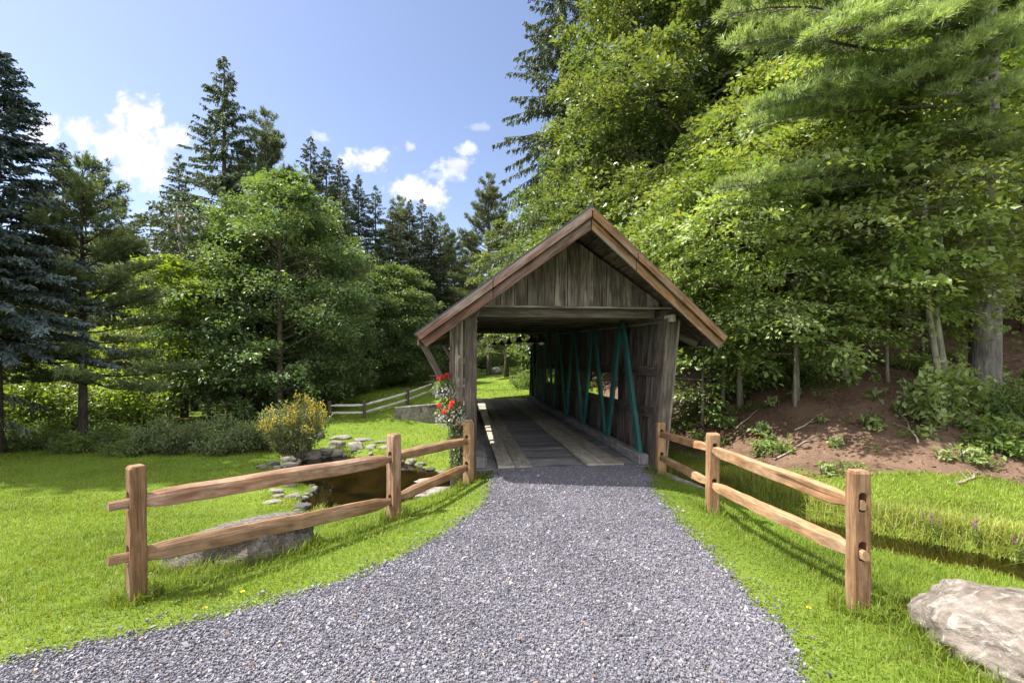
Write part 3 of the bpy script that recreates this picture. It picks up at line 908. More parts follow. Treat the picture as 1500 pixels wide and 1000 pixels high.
    while u < 3.2:
        w = .2; za = z_e + .5 + (z_r - z_e) * (1 - abs(u - UC) / eave_u) - .06; zc = z_e + .5 + (z_r - z_e) * (1 - abs(u + w - UC) / eave_u) - .06
        zb0 = zb(19.4) + .1
        if min(za, zc) > zb0: b.hexa([(u, 19.56, zb0), (u + w - .006, 19.56, zb0), (u + w - .006, 19.58, zb0), (u, 19.58, zb0), (u, 19.56, za), (u + w - .006, 19.56, zc), (u + w - .006, 19.58, zc), (u, 19.58, za)])
        u += w
    b.build('gable_siding', W_GREY, root)
    # blue cord on the ledge, grey cable on the left post
    b = MB(); p = []
    for k in range(9):
        a = k / 8; p.append((UR - .29 - .02 * math.sin(a * 6), 6.42 + .02 * math.sin(a * 3.1), 2.36 - .17 * a))
    b.tube(p, [.006] * 9, 5); b.build('cord', BLUE_ROPE, root)
    b = MB(); p = [(.185 + .02 * math.sin(k * .9), 6.30 - .02 * math.sin(k * .5), 2.36 - .03 * k) for k in range(8)]
    b.tube(p, [.005] * 8, 5); b.build('cable', GREYWIRE, root)
    return root


bridge = build_bridge()


def concrete_block(name, pts, z0s, z1s, thick, label, cat):
    """wall along bridge-frame points with varying bottom and top"""
    root = MB()
    for k in range(len(pts) - 1):
        (ua, va), (ub, vb2) = pts[k], pts[k + 1]
        d = Vector((ub - ua, vb2 - va, 0)).normalized(); n = Vector((-d.y, d.x, 0)) * thick
        a, c = Vector((ua, va, 0)), Vector((ub, vb2, 0))
        Z = lambda p, z: Vector((p.x, p.y, z))
        c8 = [Z(a, z0s[k]), Z(a + n, z0s[k]), Z(a + n, z1s[k]), Z(a, z1s[k]), Z(c, z0s[k + 1]), Z(c + n, z0s[k + 1]), Z(c + n, z1s[k + 1]), Z(c, z1s[k + 1])]
        root.hexa([Vector(B(p.x, p.y, p.z)) for p in c8])
    o = root.build(name, CONC, None, .012); tag(o, label, cat)
    return o


concrete_block('concrete_wall', [(-2.75, 18.35), (-.02, 18.5)], [-1.4, -1.6], [-.2, .0], .25, 'low stained concrete wing wall at the far end of the bridge', 'concrete wall')
concrete_block('bridge_abutment', [(-.3, 18.5), (3.2, 18.5)], [-1.8, -1.8], [-.45, -.45], .9, 'far concrete abutment under the bridge deck', 'abutment')
concrete_block('bridge_abutment', [(-.75, 7.05), (3.35, 7.05)], [-1.6, -1.6], [-.44, -.44], .5, 'near concrete abutment under the bridge deck end', 'abutment')
concrete_block('concrete_wall', [(3.10, 7.05), (3.55, 6.1)], [-1.2, -1.0], [-.17, -.30], .16, 'short dark concrete kerb behind the right fence', 'concrete wall')


def lamp(u, v, z, label):
    root = empty('pendant_lamp', B(u, v, z), A)
    tag(root, label, 'lamp', 'bell lamps hanging in the bridge')
    b = MB(); b.tube([(0, 0, .07), (0, 0, 2.235 + .0446 * (v - 6.4) + .165 - z)], [.007, .007], 5); b.build('hanging_rod', BLACK, root)
    b = MB(); b.tube([(0, 0, .09), (0, 0, .05), (0, 0, .0), (0, 0, -.06), (0, 0, -.075)], [.025, .03, .055, .13, .15], 16); sh = b.build('lamp_shade', BLACK, root, 0, True)
    b = MB(); b.tube([(0, 0, -.07), (0, 0, -.10), (0, 0, -.125)], [.06, .062, .03], 10); b.build('bulb', LAMPGLASS, sh, 0, True)
    return root


for i, (px, py, v, lb) in enumerate([(793, 496, 9.0, 'nearest black bell lamp hanging under the bridge ceiling'), (778, 497, 10.3, 'second black bell lamp from the front of the bridge'),
                                     (761, 497, 12.4, 'third black bell lamp, seen against the green opening'), (746, 500, 15.3, 'fourth black bell lamp, small against the foliage'),
                                     (735, 502, 17.2, 'fifth black bell lamp, second to last in the row'), (724, 502, 19.0, 'farthest and smallest black bell lamp in the bridge')]):
    dx = (px - 750) / F; t = v / (CA - dx * SA)
    lamp(t * (dx * CA + SA), v, EYE + t * (530 - py) / F, lb)


# ------------------------------------------------------------------ split rail fences
def boolean_cut(o, cutters):
    for c in cutters:
        m = o.modifiers.new('cut', 'BOOLEAN'); m.operation = 'DIFFERENCE'; m.object = c; m.solver = 'EXACT'
    dg = bpy.context.evaluated_depsgraph_get()
    me = bpy.data.meshes.new_from_object(o.evaluated_get(dg))
    o.modifiers.clear(); o.data = me
    for c in cutters:
        bpy.data.objects.remove(c)


def fence_post(root, p, ang, h, w, t, holes, mat, seed, lean=(0, 0), chamfer=.012):
    """post in its fence's frame; holes run along direction ang"""
    rr = random.Random(seed)
    b = MB(); zs = [-.35, -.05, .2, .45, .7, h - chamfer * 1.6, h]
    ca, sa = math.cos(ang), math.sin(ang)
    rings = []
    for i, z in enumerate(zs):
        top = i == len(zs) - 1
        hw, ht = w / 2 * (1 + rr.uniform(-.05, .05)), t / 2 * (1 + rr.uniform(-.05, .05))
        ring = []
        for (a, c) in ((-1, -1), (1, -1), (1, 1), (-1, 1)):
            k = (1 - chamfer / hw * .55) if top else 1
            x, y = c * ht * (1 - (chamfer / ht * .75 if top else 0)), a * hw * k      # x along the fence, y across
            e = .009
            for (ex, ey) in (((0, -a * e), (-c * e, 0)) if (a * c) < 0 else ((-c * e, 0), (0, -a * e))):
                ring.append(Vector((x + ex, y + ey, z)))
        rings.append([Vector((q.x * ca - q.y * sa + lean[0] * z, q.x * sa + q.y * ca + lean[1] * z, q.z)) for q in ring])
    n = 8; base = 0; ou, ov = rr.uniform(0, 50), rr.uniform(0, 50)
    for ring in rings: b.v.extend([tuple(q) for q in ring])
    per = [0]
    for k in range(n): per.append(per[-1] + (rings[0][(k + 1) % n] - rings[0][k]).length)
    for i in range(len(zs) - 1):
        for k in range(n):
            j = (k + 1) % n
            b.f.append([i * n + k, i * n + j, (i + 1) * n + j, (i + 1) * n + k]); b.mi.append(0)
            b.uv.extend([(ou + zs[i], ov + per[k]), (ou + zs[i], ov + per[k + 1]), (ou + zs[i + 1], ov + per[k + 1]), (ou + zs[i + 1], ov + per[k])])
    b.f.append([(len(zs) - 1) * n + k for k in range(n)]); b.mi.append(0); b.uv.extend([(ou + q.x * 3, ov + q.y) for q in rings[-1]])
    b.f.append([k for k in reversed(range(n))]); b.mi.append(0); b.uv.extend([(ou, ov)] * n)
    o = b.build('post', mat, root); o.location = p
    bm = bmesh.new(); bm.from_mesh(o.data); bmesh.ops.recalc_face_normals(bm, faces=bm.faces); bm.to_mesh(o.data); bm.free()
    cut = []
    for hzz in holes:
        c = MB(); r, hl = .025, .038; prof = []
        for k in range(9): a = math.pi * k / 8; prof.append((r * math.cos(a), hl + r * math.sin(a)))
        for k in range(9): a = math.pi + math.pi * k / 8; prof.append((r * math.cos(a), -hl + r * math.sin(a)))
        A0 = [Vector((-.2 * ca - y * sa, -.2 * sa + y * ca, hzz + z)) + Vector((lean[0] * hzz, lean[1] * hzz, 0)) for y, z in prof]
        A1 = [q + Vector((.4 * ca, .4 * sa, 0)) for q in A0]
        c.poly(A0[::-1]); c.poly(A1)
        m = len(prof)
        for k in range(m): c.poly([A0[k], A0[(k + 1) % m], A1[(k + 1) % m], A1[k]])
        oc = c.build('cutter', mat, root); oc.location = p
        bm = bmesh.new(); bm.from_mesh(oc.data); bmesh.ops.remove_doubles(bm, verts=bm.verts, dist=1e-5); bmesh.ops.recalc_face_normals(bm, faces=bm.faces); bm.to_mesh(oc.data); bm.free()
        cut.append(oc)
    bpy.context.view_layer.update()
    boolean_cut(o, cut)
    m = o.modifiers.new('bevel', 'BEVEL'); m.width = .004; m.limit_method = 'ANGLE'; m.angle_limit = R(45)
    return o


def fence_rail(root, p0, p1, mat, seed, h=.12, w=.075, taper=.22, sag=.012, over=(.0, .0)):
    """split rail with wedge-shaped body tapering into the post slots"""
    rr = random.Random(seed); p0, p1 = Vector(p0), Vector(p1); d = (p1 - p0).normalized()
    p0 = p0 - d * over[0]; p1 = p1 + d * over[1]; L = (p1 - p0).length
    side = d.cross(Vector((0, 0, 1))).normalized(); up = side.cross(d)
    b = MB(); n = 10; ts = [0, .03]
    tp = taper / L
    ts = [0, tp * .5, tp * .85, tp * 1.25, tp * 1.9] + [tp * 1.9 + (1 - tp * 3.8) * k / 9 for k in range(1, 9)] + [1 - tp * 1.9, 1 - tp * 1.25, 1 - tp * .85, 1 - tp * .5, 1]
    prof = [(-.5, -.40), (-.30, -.5), (.46, -.48), (.5, -.40), (.52, .10), (.44, .26), (.12, .5), (-.12, .5), (-.46, .40), (-.5, .30)]
    prof = [(x + rr.uniform(-.04, .04), z + rr.uniform(-.04, .04)) for x, z in prof]
    ou, ov = rr.uniform(0, 50), rr.uniform(0, 50); rings = []
    for t in ts:
        e = min(t, 1 - t) / tp
        k = min(1.0, .0 + max(0, (e - .45)) * 1.1) if e < 1.4 else 1.0
        hh = .062 + (h - .062) * k; ww = .038 + (w - .038) * k
        c = p0 + d * (L * t) - Vector((0, 0, 1)) * sag * math.sin(math.pi * t) * 1.0 + side * rr.uniform(-.003, .003) + up * rr.uniform(-.004, .004)
        tw = .12 * math.sin(t * 4 + seed)
        rings.append([c + side * (x * ww * math.cos(tw) - z * hh * math.sin(tw)) * (1 + rr.uniform(-.03, .03)) + up * (x * ww * math.sin(tw) + z * hh * math.cos(tw)) for x, z in prof])
    for ring in rings: b.v.extend([tuple(q) for q in ring])
    for i in range(len(ts) - 1):
        for k in range(n):
            j = (k + 1) % n
            b.f.append([i * n + k, i * n + j, (i + 1) * n + j, (i + 1) * n + k]); b.mi.append(0)
            s = .025
            b.uv.extend([(ou + ts[i] * L, ov + k * s), (ou + ts[i] * L, ov + (k + 1) * s), (ou + ts[i + 1] * L, ov + (k + 1) * s), (ou + ts[i + 1] * L, ov + k * s)])
    b.f.append([k for k in reversed(range(n))]); b.mi.append(0); b.uv.extend([(ou + x, ov + z) for x, z in prof][::-1])
    e = (len(ts) - 1) * n
    b.f.append([e + k for k in range(n)]); b.mi.append(0); b.uv.extend([(ou + x, ov + z) for x, z in prof])
    o = b.build('rail', mat, root)
    bm = bmesh.new(); bm.from_mesh(o.data); bmesh.ops.recalc_face_normals(bm, faces=bm.faces); bm.to_mesh(o.data); bm.free()
    return o


def px3(px, py, Y): return ((px - 750) / F * Y, Y, EYE + (530 - py) / F * Y)


def near_fences():
    # left fence (three posts)
    P = [Vector((-2.55, 3.09, -.01)), Vector((-1.28, 4.93, -.10)), Vector((-.60, 6.28, -.10))]
    root = empty('split_rail_fence', (0, 0, 0)); tag(root, 'cedar split rail fence left of the path, above the pond', 'fence')
    ang = [math.atan2((P[1] - P[0]).y, (P[1] - P[0]).x), math.atan2((P[2] - P[0]).y, (P[2] - P[0]).x), math.atan2((P[2] - P[1]).y, (P[2] - P[1]).x)]
    hs = [(.66, .30), (.66, .20), (.62, .26)]
    hh = [.91, .92, .87]
    mats = [W_CEDAR_DK, W_CEDAR_OLD, W_CEDAR]
    for i in range(3): fence_post(root, P[i], ang[i], hh[i], .10 if i == 0 else .12, .095 if i == 0 else .115, [hs[i][0] + .015, hs[i][1] + .015], mats[i], 10 + i)
    lat = Vector((0, 0, 0))
    for k in range(2):
        a = P[0] + Vector((0, 0, hs[0][k])); c = P[1] + Vector((0, 0, hs[1][k] - (.0 if k else .0))); e = P[2] + Vector((0, 0, hs[2][k]))
        fence_rail(root, a, c, W_CEDAR_OLD if k == 0 else W_CEDAR_DK, 20 + k, .135, .085, .24, .0, (.15, .05))
        fence_rail(root, c + Vector((0, 0, .02)), e, W_CEDAR_DK, 30 + k, .11, .08, .2, .0, (.03, .04))
    # right fence
    P = [Vector((2.22, 2.92, 0)), Vector((2.28, 5.19, -.12)), Vector((2.22, 6.80, -.14))]
    root = empty('split_rail_fence', (0, 0, 0)); tag(root, 'cedar split rail fence right of the path, beside the boulder', 'fence')
    ang = [math.atan2((P[1] - P[0]).y, (P[1] - P[0]).x), R(90), math.atan2((P[2] - P[1]).y, (P[2] - P[1]).x)]
    hs = [(.69, .38), (.72, .32), (.66, .32)]; hh = [.91, .91, .84]
    for i in range(3): fence_post(root, P[i], ang[i], hh[i], .112 if i == 0 else .12, .085 if i == 0 else .11, [hs[i][0] + .02, hs[i][1] + .02], W_CEDAR_DK if i == 0 else W_CEDAR, 40 + i, (.015, 0) if i == 1 else (0, 0))
    for k in range(2):
        a = P[0] + Vector((0, 0, hs[0][k])); c = P[1] + Vector((0, 0, hs[1][k])); e = P[2] + Vector((0, 0, hs[2][k]))
        fence_rail(root, a, c, W_CEDAR, 50 + k, .115, .08, .2, .0, (.045 if k == 0 else .075, .05))
        fence_rail(root, c + Vector((0, 0, .01)), e, W_CEDAR, 60 + k, .10, .075, .2, .0, (.03, .04))
    # far fence beyond the pond
    root = empty('split_rail_fence', (0, 0, 0)); tag(root, 'old silvered split rail fence on the far lawn beyond the pond', 'fence')
    Q = [(-7.7, 19.4), (-6.2, 19.1), (-4.8, 20.9), (-3.6, 23.2), (-2.2, 25.5)]
    Q = [Vector((x, y, H(x, y))) for x, y in Q]
    for i in range(5):
        d = Q[min(i + 1, 4)] - Q[max(i - 1, 0)]
        fence_post(root, Q[i], math.atan2(d.y, d.x), .74, .13, .12, [.56, .26], W_FARPOST, 70 + i, (-.12, 0) if i == 0 else (0, 0))
    for i in range(4):
        for z in (.55, .24): fence_rail(root, Q[i] + Vector((0, 0, z)), Q[i + 1] + Vector((0, 0, z)), W_FARFENCE, 80 + i, .09, .075, .2, .01, (.02, .02))


near_fences()


# ------------------------------------------------------------------ rocks
def rock(name, loc, size, rz, mat, label, cat='rock', seed=1, sub=3, rough=.35, flat=.35, group=None, tilt=(0, 0), cuts=6):
    bm = bmesh.new(); bmesh.ops.create_icosphere(bm, subdivisions=sub, radius=1)
    rr = random.Random(seed); off = Vector((seed * 3.1, seed * 1.7, seed * .9))
    planes = []
    for k in range(cuts):
        n = Vector((rr.gauss(0, 1), rr.gauss(0, 1), rr.gauss(0, .8))).normalized(); planes.append((n, rr.uniform(.62, .9)))
    for v in bm.verts:
        d = v.co.normalized()
        for n, k in planes:
            s = v.co.dot(n)
            if s > k: v.co -= n * (s - k) * .85
        m = mnoise.fractal(d * 1.3 + off, 1.0, 2.0, 4) * rough + mnoise.fractal(d * 5 + off, .9, 2.0, 4) * rough * .22
        v.co *= 1 + m
        if v.co.z > flat: v.co.z = flat + (v.co.z - flat) * .45
    me = bpy.data.meshes.new(name); bm.to_mesh(me); bm.free()
    o = obj(name, me, None, mat, True); o.location = loc; o.scale = size; o.rotation_euler = (tilt[0], tilt[1], rz)
    tag(o, label, cat, group)
    return o


def boulder():
    """the long pale boulder beside the right fence"""
    bm = bmesh.new(); bmesh.ops.create_icosphere(bm, subdivisions=6, radius=1); off = Vector((4.2, 1.1, 7.3))
    for v in bm.verts:
        d = v.co.normalized(); co = v.co.copy()
        sx = math.copysign(abs(d.x) ** .75, d.x); sy = math.copysign(abs(d.y) ** .85, d.y)
        co = Vector((sx, sy, d.z))
        if co.z > .45 + .28 * -co.y: co.z = (.45 + .28 * -co.y) + (co.z - (.45 + .28 * -co.y)) * .4      # broad sloping top
        for nn, kk in ((Vector((-.8, -.5, .35)), .80), (Vector((-.45, -.75, .5)), .86), (Vector((.2, -.9, .4)), .84), (Vector((-.9, .2, .4)), .84), (Vector((-.1, .1, 1)), .50), (Vector((.5, -.6, .65)), .82)):
            nn = nn.normalized(); q = co.dot(nn)
            if q > kk: co = co - nn * (q - kk) * .88
        co *= 1 + mnoise.fractal(d * 1.4 + off, 1, 2, 3) * .13
        strat = mnoise.fractal(Vector((d.x * 1.5, d.y * 2 + d.z * 2.5, d.z * 3)) + off, .9, 2, 4)
        co *= 1 + strat * .035 + mnoise.fractal(d * 9 + off, .8, 2, 4) * .014
        v.co = co
    me = bpy.data.meshes.new('boulder'); bm.to_mesh(me); bm.free()
    o = obj('boulder', me, None, RK_BOULDER, True)
    o.location = (3.24, 2.36, .02); o.scale = (.90, .70, .50); o.rotation_euler = (R(-14), R(10), R(-14))
    tag(o, 'large pale weathered boulder lying beside the right fence end', 'boulder')


boulder()
rock('flat_rock', (-2.40, 3.95, -.08), (.66, .36, .42), R(14), RK_FLAT, 'long low lichen covered rock behind the left fence', 'rock', 5, 5, .16, .5, None, (R(-6), R(-7)), 4)


def ground_at_px(px, py, z0=-.9):
    """first meeting of a sight line with the terrain"""
    Y = np.linspace(1.5, 40, 2400); X = (px - 750) / F * Y; Z = EYE + (530 - py) / F * Y
    k = int(np.argmax(Z < hz(X, Y)))
    return float(X[k]), float(Y[k]), H(X[k], Y[k])


POND_ROCKS = [  # px, py, half width px, aspect, material, label
    (462, 642, 11, .75, RK_DARK, 'dark striped rock on the grass above the pond'),
    (501, 642, 14, .3, RK_POND, 'flat pale slab set in the grass left of the fence post'),
    (531, 645, 12, .25, RK_POND, 'thin pale stone lying in the grass, middle of three slabs'),
    (560, 648, 10, .3, RK_POND, 'thin pale stone in the grass nearest the middle fence post'),
    (494, 655, 12, .7, RK_POND, 'blocky brown stone on the far pond shore among weeds'),
    (522, 657, 11, .85, RK_POND, 'round grey boulder on the far pond shore beside the green tuft'),
    (544, 658, 7, .9, RK_POND, 'small pinkish upright stone on the far shore right of the tuft'),
    (564, 657, 9, .5, RK_POND, 'low stone on the far shore just left of the middle post'),
    (494, 666, 8, .8, RK_POND, 'small rounded pale stone at the water on the far shore'),
    (474, 663, 13, .4, RK_POND, 'long grey flat rock at the back of the pond inlet'),
    (457, 668, 12, .75, RK_POND, 'large pointed pale rock at the left end of the pond inlet'),
    (440, 667, 9, .5, RK_POND, 'sloping slab beside the large pointed pale rock'),
    (422, 676, 9, .8, RK_POND, 'rounded tan rock below the goldenrod bush'),
    (434, 679, 6, .7, RK_POND, 'small grey stone right of the rounded tan rock'),
    (401, 681, 8, .7, RK_DARK, 'small dark grey stone left of the rounded tan rock'),
    (384, 686, 7, .7, RK_POND, 'small stone at the left tip of the pond edging'),
    (422, 683, 11, .4, RK_POND, 'flat stone just above the top rail by the goldenrod'),
    (418, 704, 17, .4, RK_POND, 'long pale flat rock between the two rails on the lawn edge'),
    (424, 712, 9, .4, RK_POND, 'thin grey stone under the long pale flat rock'),
    (404, 721, 10, .5, RK_POND, 'squat tan rock on the lawn left of the weeds'),
    (408, 728, 8, .5, RK_POND, 'small pale stone in front of the squat tan rock'),
    (398, 737, 13, .3, RK_POND, 'flat stone sunk in the lawn above the lower rail'),
    (431, 733, 11, .9, RK_POND, 'white rounded rock at the water beside the weeds'),
    (443, 734, 6, .8, RK_DARK, 'dark rock touching the white rounded rock at the water'),
    (414, 768, 14, .6, RK_POND, 'pale broken rock under the lower rail by the flat lichen rock'),
    (433, 763, 9, .7, RK_DARK, 'black wet rock at the near left corner of the pond'),
    (598, 667, 12, .5, RK_POND, 'pale rock on the shore right of the middle post, under the rail'),
    (605, 677, 6, .8, RK_POND, 'small leaning pale stone on the right shore of the pond'),
    (618, 682, 5, .9, RK_POND, 'smallest round white stone on the right shore of the pond'),
    (634, 724, 22, .16, RK_POND, 'long low stone edging on the near pond shore by the bridge')]
for i, (px, py, hw, asp, mt, lb) in enumerate(POND_ROCKS):
    X, Y, z = ground_at_px(px, py, -.95)
    z = max(z, POND_Z - .03); s = hw / F * Y * 1.15
    rock('pond_rock', (X, Y, z + s * asp * .25), (s, s * random.uniform(.6, .9), s * asp), random.uniform(-.4, .4), mt, lb, 'rock', 100 + i, 3, .3, .5)


def edging():
    r = np.random.default_rng(17); protos = []
    n = len(POND); tot = 0
    for i in list(range(0, 6)) + list(range(13, n)):
        p, q = POND[i], POND[(i + 1) % n]; L = np.linalg.norm(q - p); k = int(L / .26)
        for j in range(k):
            t = (j + r.uniform(.2, .8)) / k; x, y = p + (q - p) * t + r.normal(0, .07, 2); s = r.uniform(.06, .15)
            loc = (x, y, max(H(x, y), POND_Z) + s * .1)
            if len(protos) < 6:
                o = rock('edging_stone', loc, (s, s * .8, s * .6), r.uniform(0, 6), RK_POND if len(protos) % 3 else RK_DARK, 'small stone in the edging round the pond', 'stone', 400 + tot, 3, .3, .5, 'small stones edging the pond'); protos.append(o)
            else:
                o = clone(protos[tot % 6], loc, r.uniform(0, 6), (s, s * r.uniform(.6, .9), s * r.uniform(.4, .75)))
            tot += 1


edging()


# ------------------------------------------------------------------ plants and trees
def rng(seed): return np.random.default_rng(seed)


def tree_root(name, wood, bark, leaves, lmats, fold=.18, wide=.42, crown='crown'):
    root = empty(name)
    wood.build('trunk', bark, root, 0, True)
    if leaves is not None:
        obj(crown, leaves.mesh(crown, lmats, fold, wide), root)
    return root


def spray(lv, r, C0, D0, n, rad, leaf, flat=.35, m=0, droop=.35, aspect=.62):
    """a twig's spray of leaves: a rough disc about C0 reaching along D0"""
    D0 = np.asarray(D0, float); D0 = D0 / max(np.linalg.norm(D0), 1e-6)
    side = np.cross(D0, [0, 0, 1]); side = side / max(np.linalg.norm(side), 1e-3); up = np.cross(side, D0)
    a = r.uniform(-.2, 1.0, n) * rad; b = r.normal(0, .42, n) * rad * (1.1 - .5 * np.abs(a / rad)); c = r.normal(0, .5, n) * rad * flat
    P = C0 + a[:, None] * D0 + b[:, None] * side + c[:, None] * up - np.outer(np.maximum(a, 0) ** 2 / rad * droop, [0, 0, 1])
    D = D0 * .7 + side * np.sign(b)[:, None] * .7 + r.normal(0, .55, (n, 3)); D[:, 2] -= .25
    N = np.array([0, 0, 1.0]) + r.normal(0, .45, (n, 3))
    L = leaf * np.clip(r.lognormal(-.08, .34, n), .4, 1.9)
    lv.add(P, D, N, L, L * aspect, m)


def deciduous(name, seed, Ht, Rc, cb, limbs, subs, nleaf, leaf, lmats, bark, trunk_r, lean=0.0, flat=.35, up=.55, rad=.55, shape=1.0, q0=.22, asp=.62, multi=1):
    r = rng(seed); random.seed(seed); lv = Leaves(); w = MB()
    stems = []
    for k in range(multi):
        a = r.uniform(0, 6.28); bx, by = (0, 0) if multi == 1 else (math.cos(a) * .25, math.sin(a) * .25)
        pts = []; x, y = bx, by; tl = .9
        lx, ly = (lean, 0) if multi == 1 else (math.cos(a) * .12, math.sin(a) * .12)
        for i in range(9):
            t = i / 8; pts.append(Vector((x, y, Ht * tl * t))); x += r.normal(0, .02 * Ht / 8) + lx * Ht / 8; y += r.normal(0, .02 * Ht / 8) + ly * Ht / 8
        rad_t = [trunk_r * (1.35 if i == 0 else 1) * (1 - i / 8 * .88) for i in range(9)]
        pts[0].z = -.3
        w.tube(pts, rad_t, 9, wob=.04); stems.append(pts)
    golden = 2.39996
    for i in range(limbs):
        st = stems[i % multi]
        t = (i + .5) / limbs; zrel = cb + (1 - cb) * t                       # 0..1 up the tree
        prof = math.sin(math.pi * min(1, (.12 + .88 * t)) ** .85) ** .75 if shape >= 1 else (1 - t * .75) * min(1, .5 + t * 3)
        L = Rc * max(.22, prof) * r.uniform(.75, 1.12)
        z = Ht * min(.88, zrel * .92); k = min(8, int(z / (Ht * .9) * 8)); k2 = min(8, k + 1)
        f = z / (Ht * .9) * 8 - k; p0 = st[k].lerp(st[k2], f); p0.z = z
        az = i * golden + r.normal(0, .25); el = up * (.25 + 1.1 * t) + r.normal(0, .1)
        d = Vector((math.cos(az) * math.cos(el), math.sin(az) * math.cos(el), math.sin(el)))
        pts = [p0]; dd = d.copy()
        for s in range(4):
            dd = (dd + Vector((r.normal(0, .12), r.normal(0, .12), .06 - .10 * s))).normalized(); pts.append(pts[-1] + dd * L / 4)
        br = max(.012, trunk_r * .32 * (1 - t * .6))
        w.tube(pts, [br, br * .8, br * .6, br * .4, br * .18], 5, cap=False)
        for s in range(subs):
            q = q0 + (1 - q0) * (s + r.uniform(0, 1)) / subs; j = min(3, int(q * 4)); pp = pts[j].lerp(pts[j + 1], q * 4 - j)
            sa = r.uniform(-1.25, 1.25); base = (pts[j + 1] - pts[j]).normalized()
            sd = Vector((base.x * math.cos(sa) - base.y * math.sin(sa), base.x * math.sin(sa) + base.y * math.cos(sa), base.z + r.normal(.05, .25))).normalized()
            sl = L * r.uniform(.18, .42) * (1.15 - .5 * q) + rad * .35
            e = pp + sd * sl
            if s % 2 == 0: w.tube([pp, pp.lerp(e, .5) + Vector((0, 0, .03)), e], [br * .35, br * .22, .004], 4, cap=False)
            spray(lv, r, np.array(pp.lerp(e, .75)), sd, int(nleaf * r.uniform(.6, 1.3)), rad * r.uniform(.7, 1.25), leaf, flat, r.integers(len(lmats)), aspect=asp)
    return tree_root(name, w, bark, lv, lmats)


def spruce(name, seed, Ht, Rb, base, whorls, per, lmat, bark, trunk_r, twig=.42, dens=13, hang=.75, wid=.13, droop=.35, thin=0.0, power=.85, rise=.0, dead=0):
    r = rng(seed); random.seed(seed); lv = Leaves(); w = MB()
    w.tube([(0, 0, -.4), (0, 0, Ht * .03), (0, 0, Ht * .5), (0, 0, Ht * .85), (0, 0, Ht)], [trunk_r * 1.25, trunk_r, trunk_r * .58, trunk_r * .22, .012], 9)
    zs = base + (Ht - base) * (np.linspace(0, 1, whorls) ** .92)
    for z in zs:
        rel = (z - base) / (Ht - base)
        for k in range(per):
            if r.uniform() < thin: continue
            L = Rb * ((1 - rel) ** power) * r.uniform(.62, 1.12) + .12
            az = r.uniform(0, 6.28); ax = np.array([math.cos(az), math.sin(az), 0]); zz = z + r.uniform(-.5, .5) * (Ht - base) / whorls
            el = rise + .55 * rel
            dr = droop * (1 - rel * .6)
            s = np.linspace(0, 1, 6)
            pts = [Vector(ax * (L * q)) + Vector((0, 0, zz + L * (el * q - dr * q * q * 1.4 + dr * .55 * q ** 3))) for q in s]
            w.tube(pts, list(np.linspace(max(.010, .02 * L / 3 + .006), .004, 6)), 4, cap=False)
            n = max(5, int(L * dens)); q = r.uniform(.1, 1, n) ** .75
            j = np.minimum((q * 5).astype(int), 4); PT = np.array(pts); P = PT[j] + (PT[j + 1] - PT[j]) * (q * 5 - j)[:, None]
            fw = unit(PT[j + 1] - PT[j]); sd = np.cross(fw, [0, 0, 1]); sd = unit(sd); sg = r.choice([-1, 1], n)[:, None]
            tl = twig * (1.15 - .6 * q) * r.uniform(.55, 1.2, n) * (1 - .45 * rel)
            D = fw * r.uniform(.25, .9, n)[:, None] + sd * sg * r.uniform(.2, .9, n)[:, None] + np.array([0, 0, -1.0]) * (hang * r.uniform(.5, 1.5, n))[:, None]
            N = np.array([0, 0, 1.0]) + r.normal(0, .5, (n, 3)) + sd * .2
            lv.add(P, D, N, tl, tl * 0 + wid * r.uniform(.6, 1.2, n))
            # side needles that roughen each twig
            for f in (.3, .55, .8):
                Q = P + unit(D) * (tl * f)[:, None]; D2 = unit(D) * .8 + r.normal(0, .6, (n, 3))
                lv.add(Q, D2, N, tl * .45, wid * .6)
        if dead and rel < .12:
            pass
    for k in range(dead):
        z = r.uniform(.12, 1) * base; az = r.uniform(0, 6.28); L = r.uniform(.5, 1.6)
        w.tube([(0, 0, z), (math.cos(az) * L * .5, math.sin(az) * L * .5, z - .06), (math.cos(az + .2) * L, math.sin(az + .2) * L, z - .22)], [.018, .012, .004], 4, cap=False)
    return tree_root(name, w, bark, lv, [lmat], .1, .35)


def tufts(lv, r, P, D, n, L, W, m=0, cone=.75):
    """needle tufts: n needles fanning about D at each P"""
    k = len(P); Pn = np.repeat(P, n, 0); Dn = np.repeat(unit(D), n, 0) + r.normal(0, cone, (k * n, 3)) * np.array([1, 1, .8])
    lv.add(Pn, Dn, np.array([0, 0, 1.]) + r.normal(0, .6, (k * n, 3)), L * r.uniform(.7, 1.2, k * n), W, m)


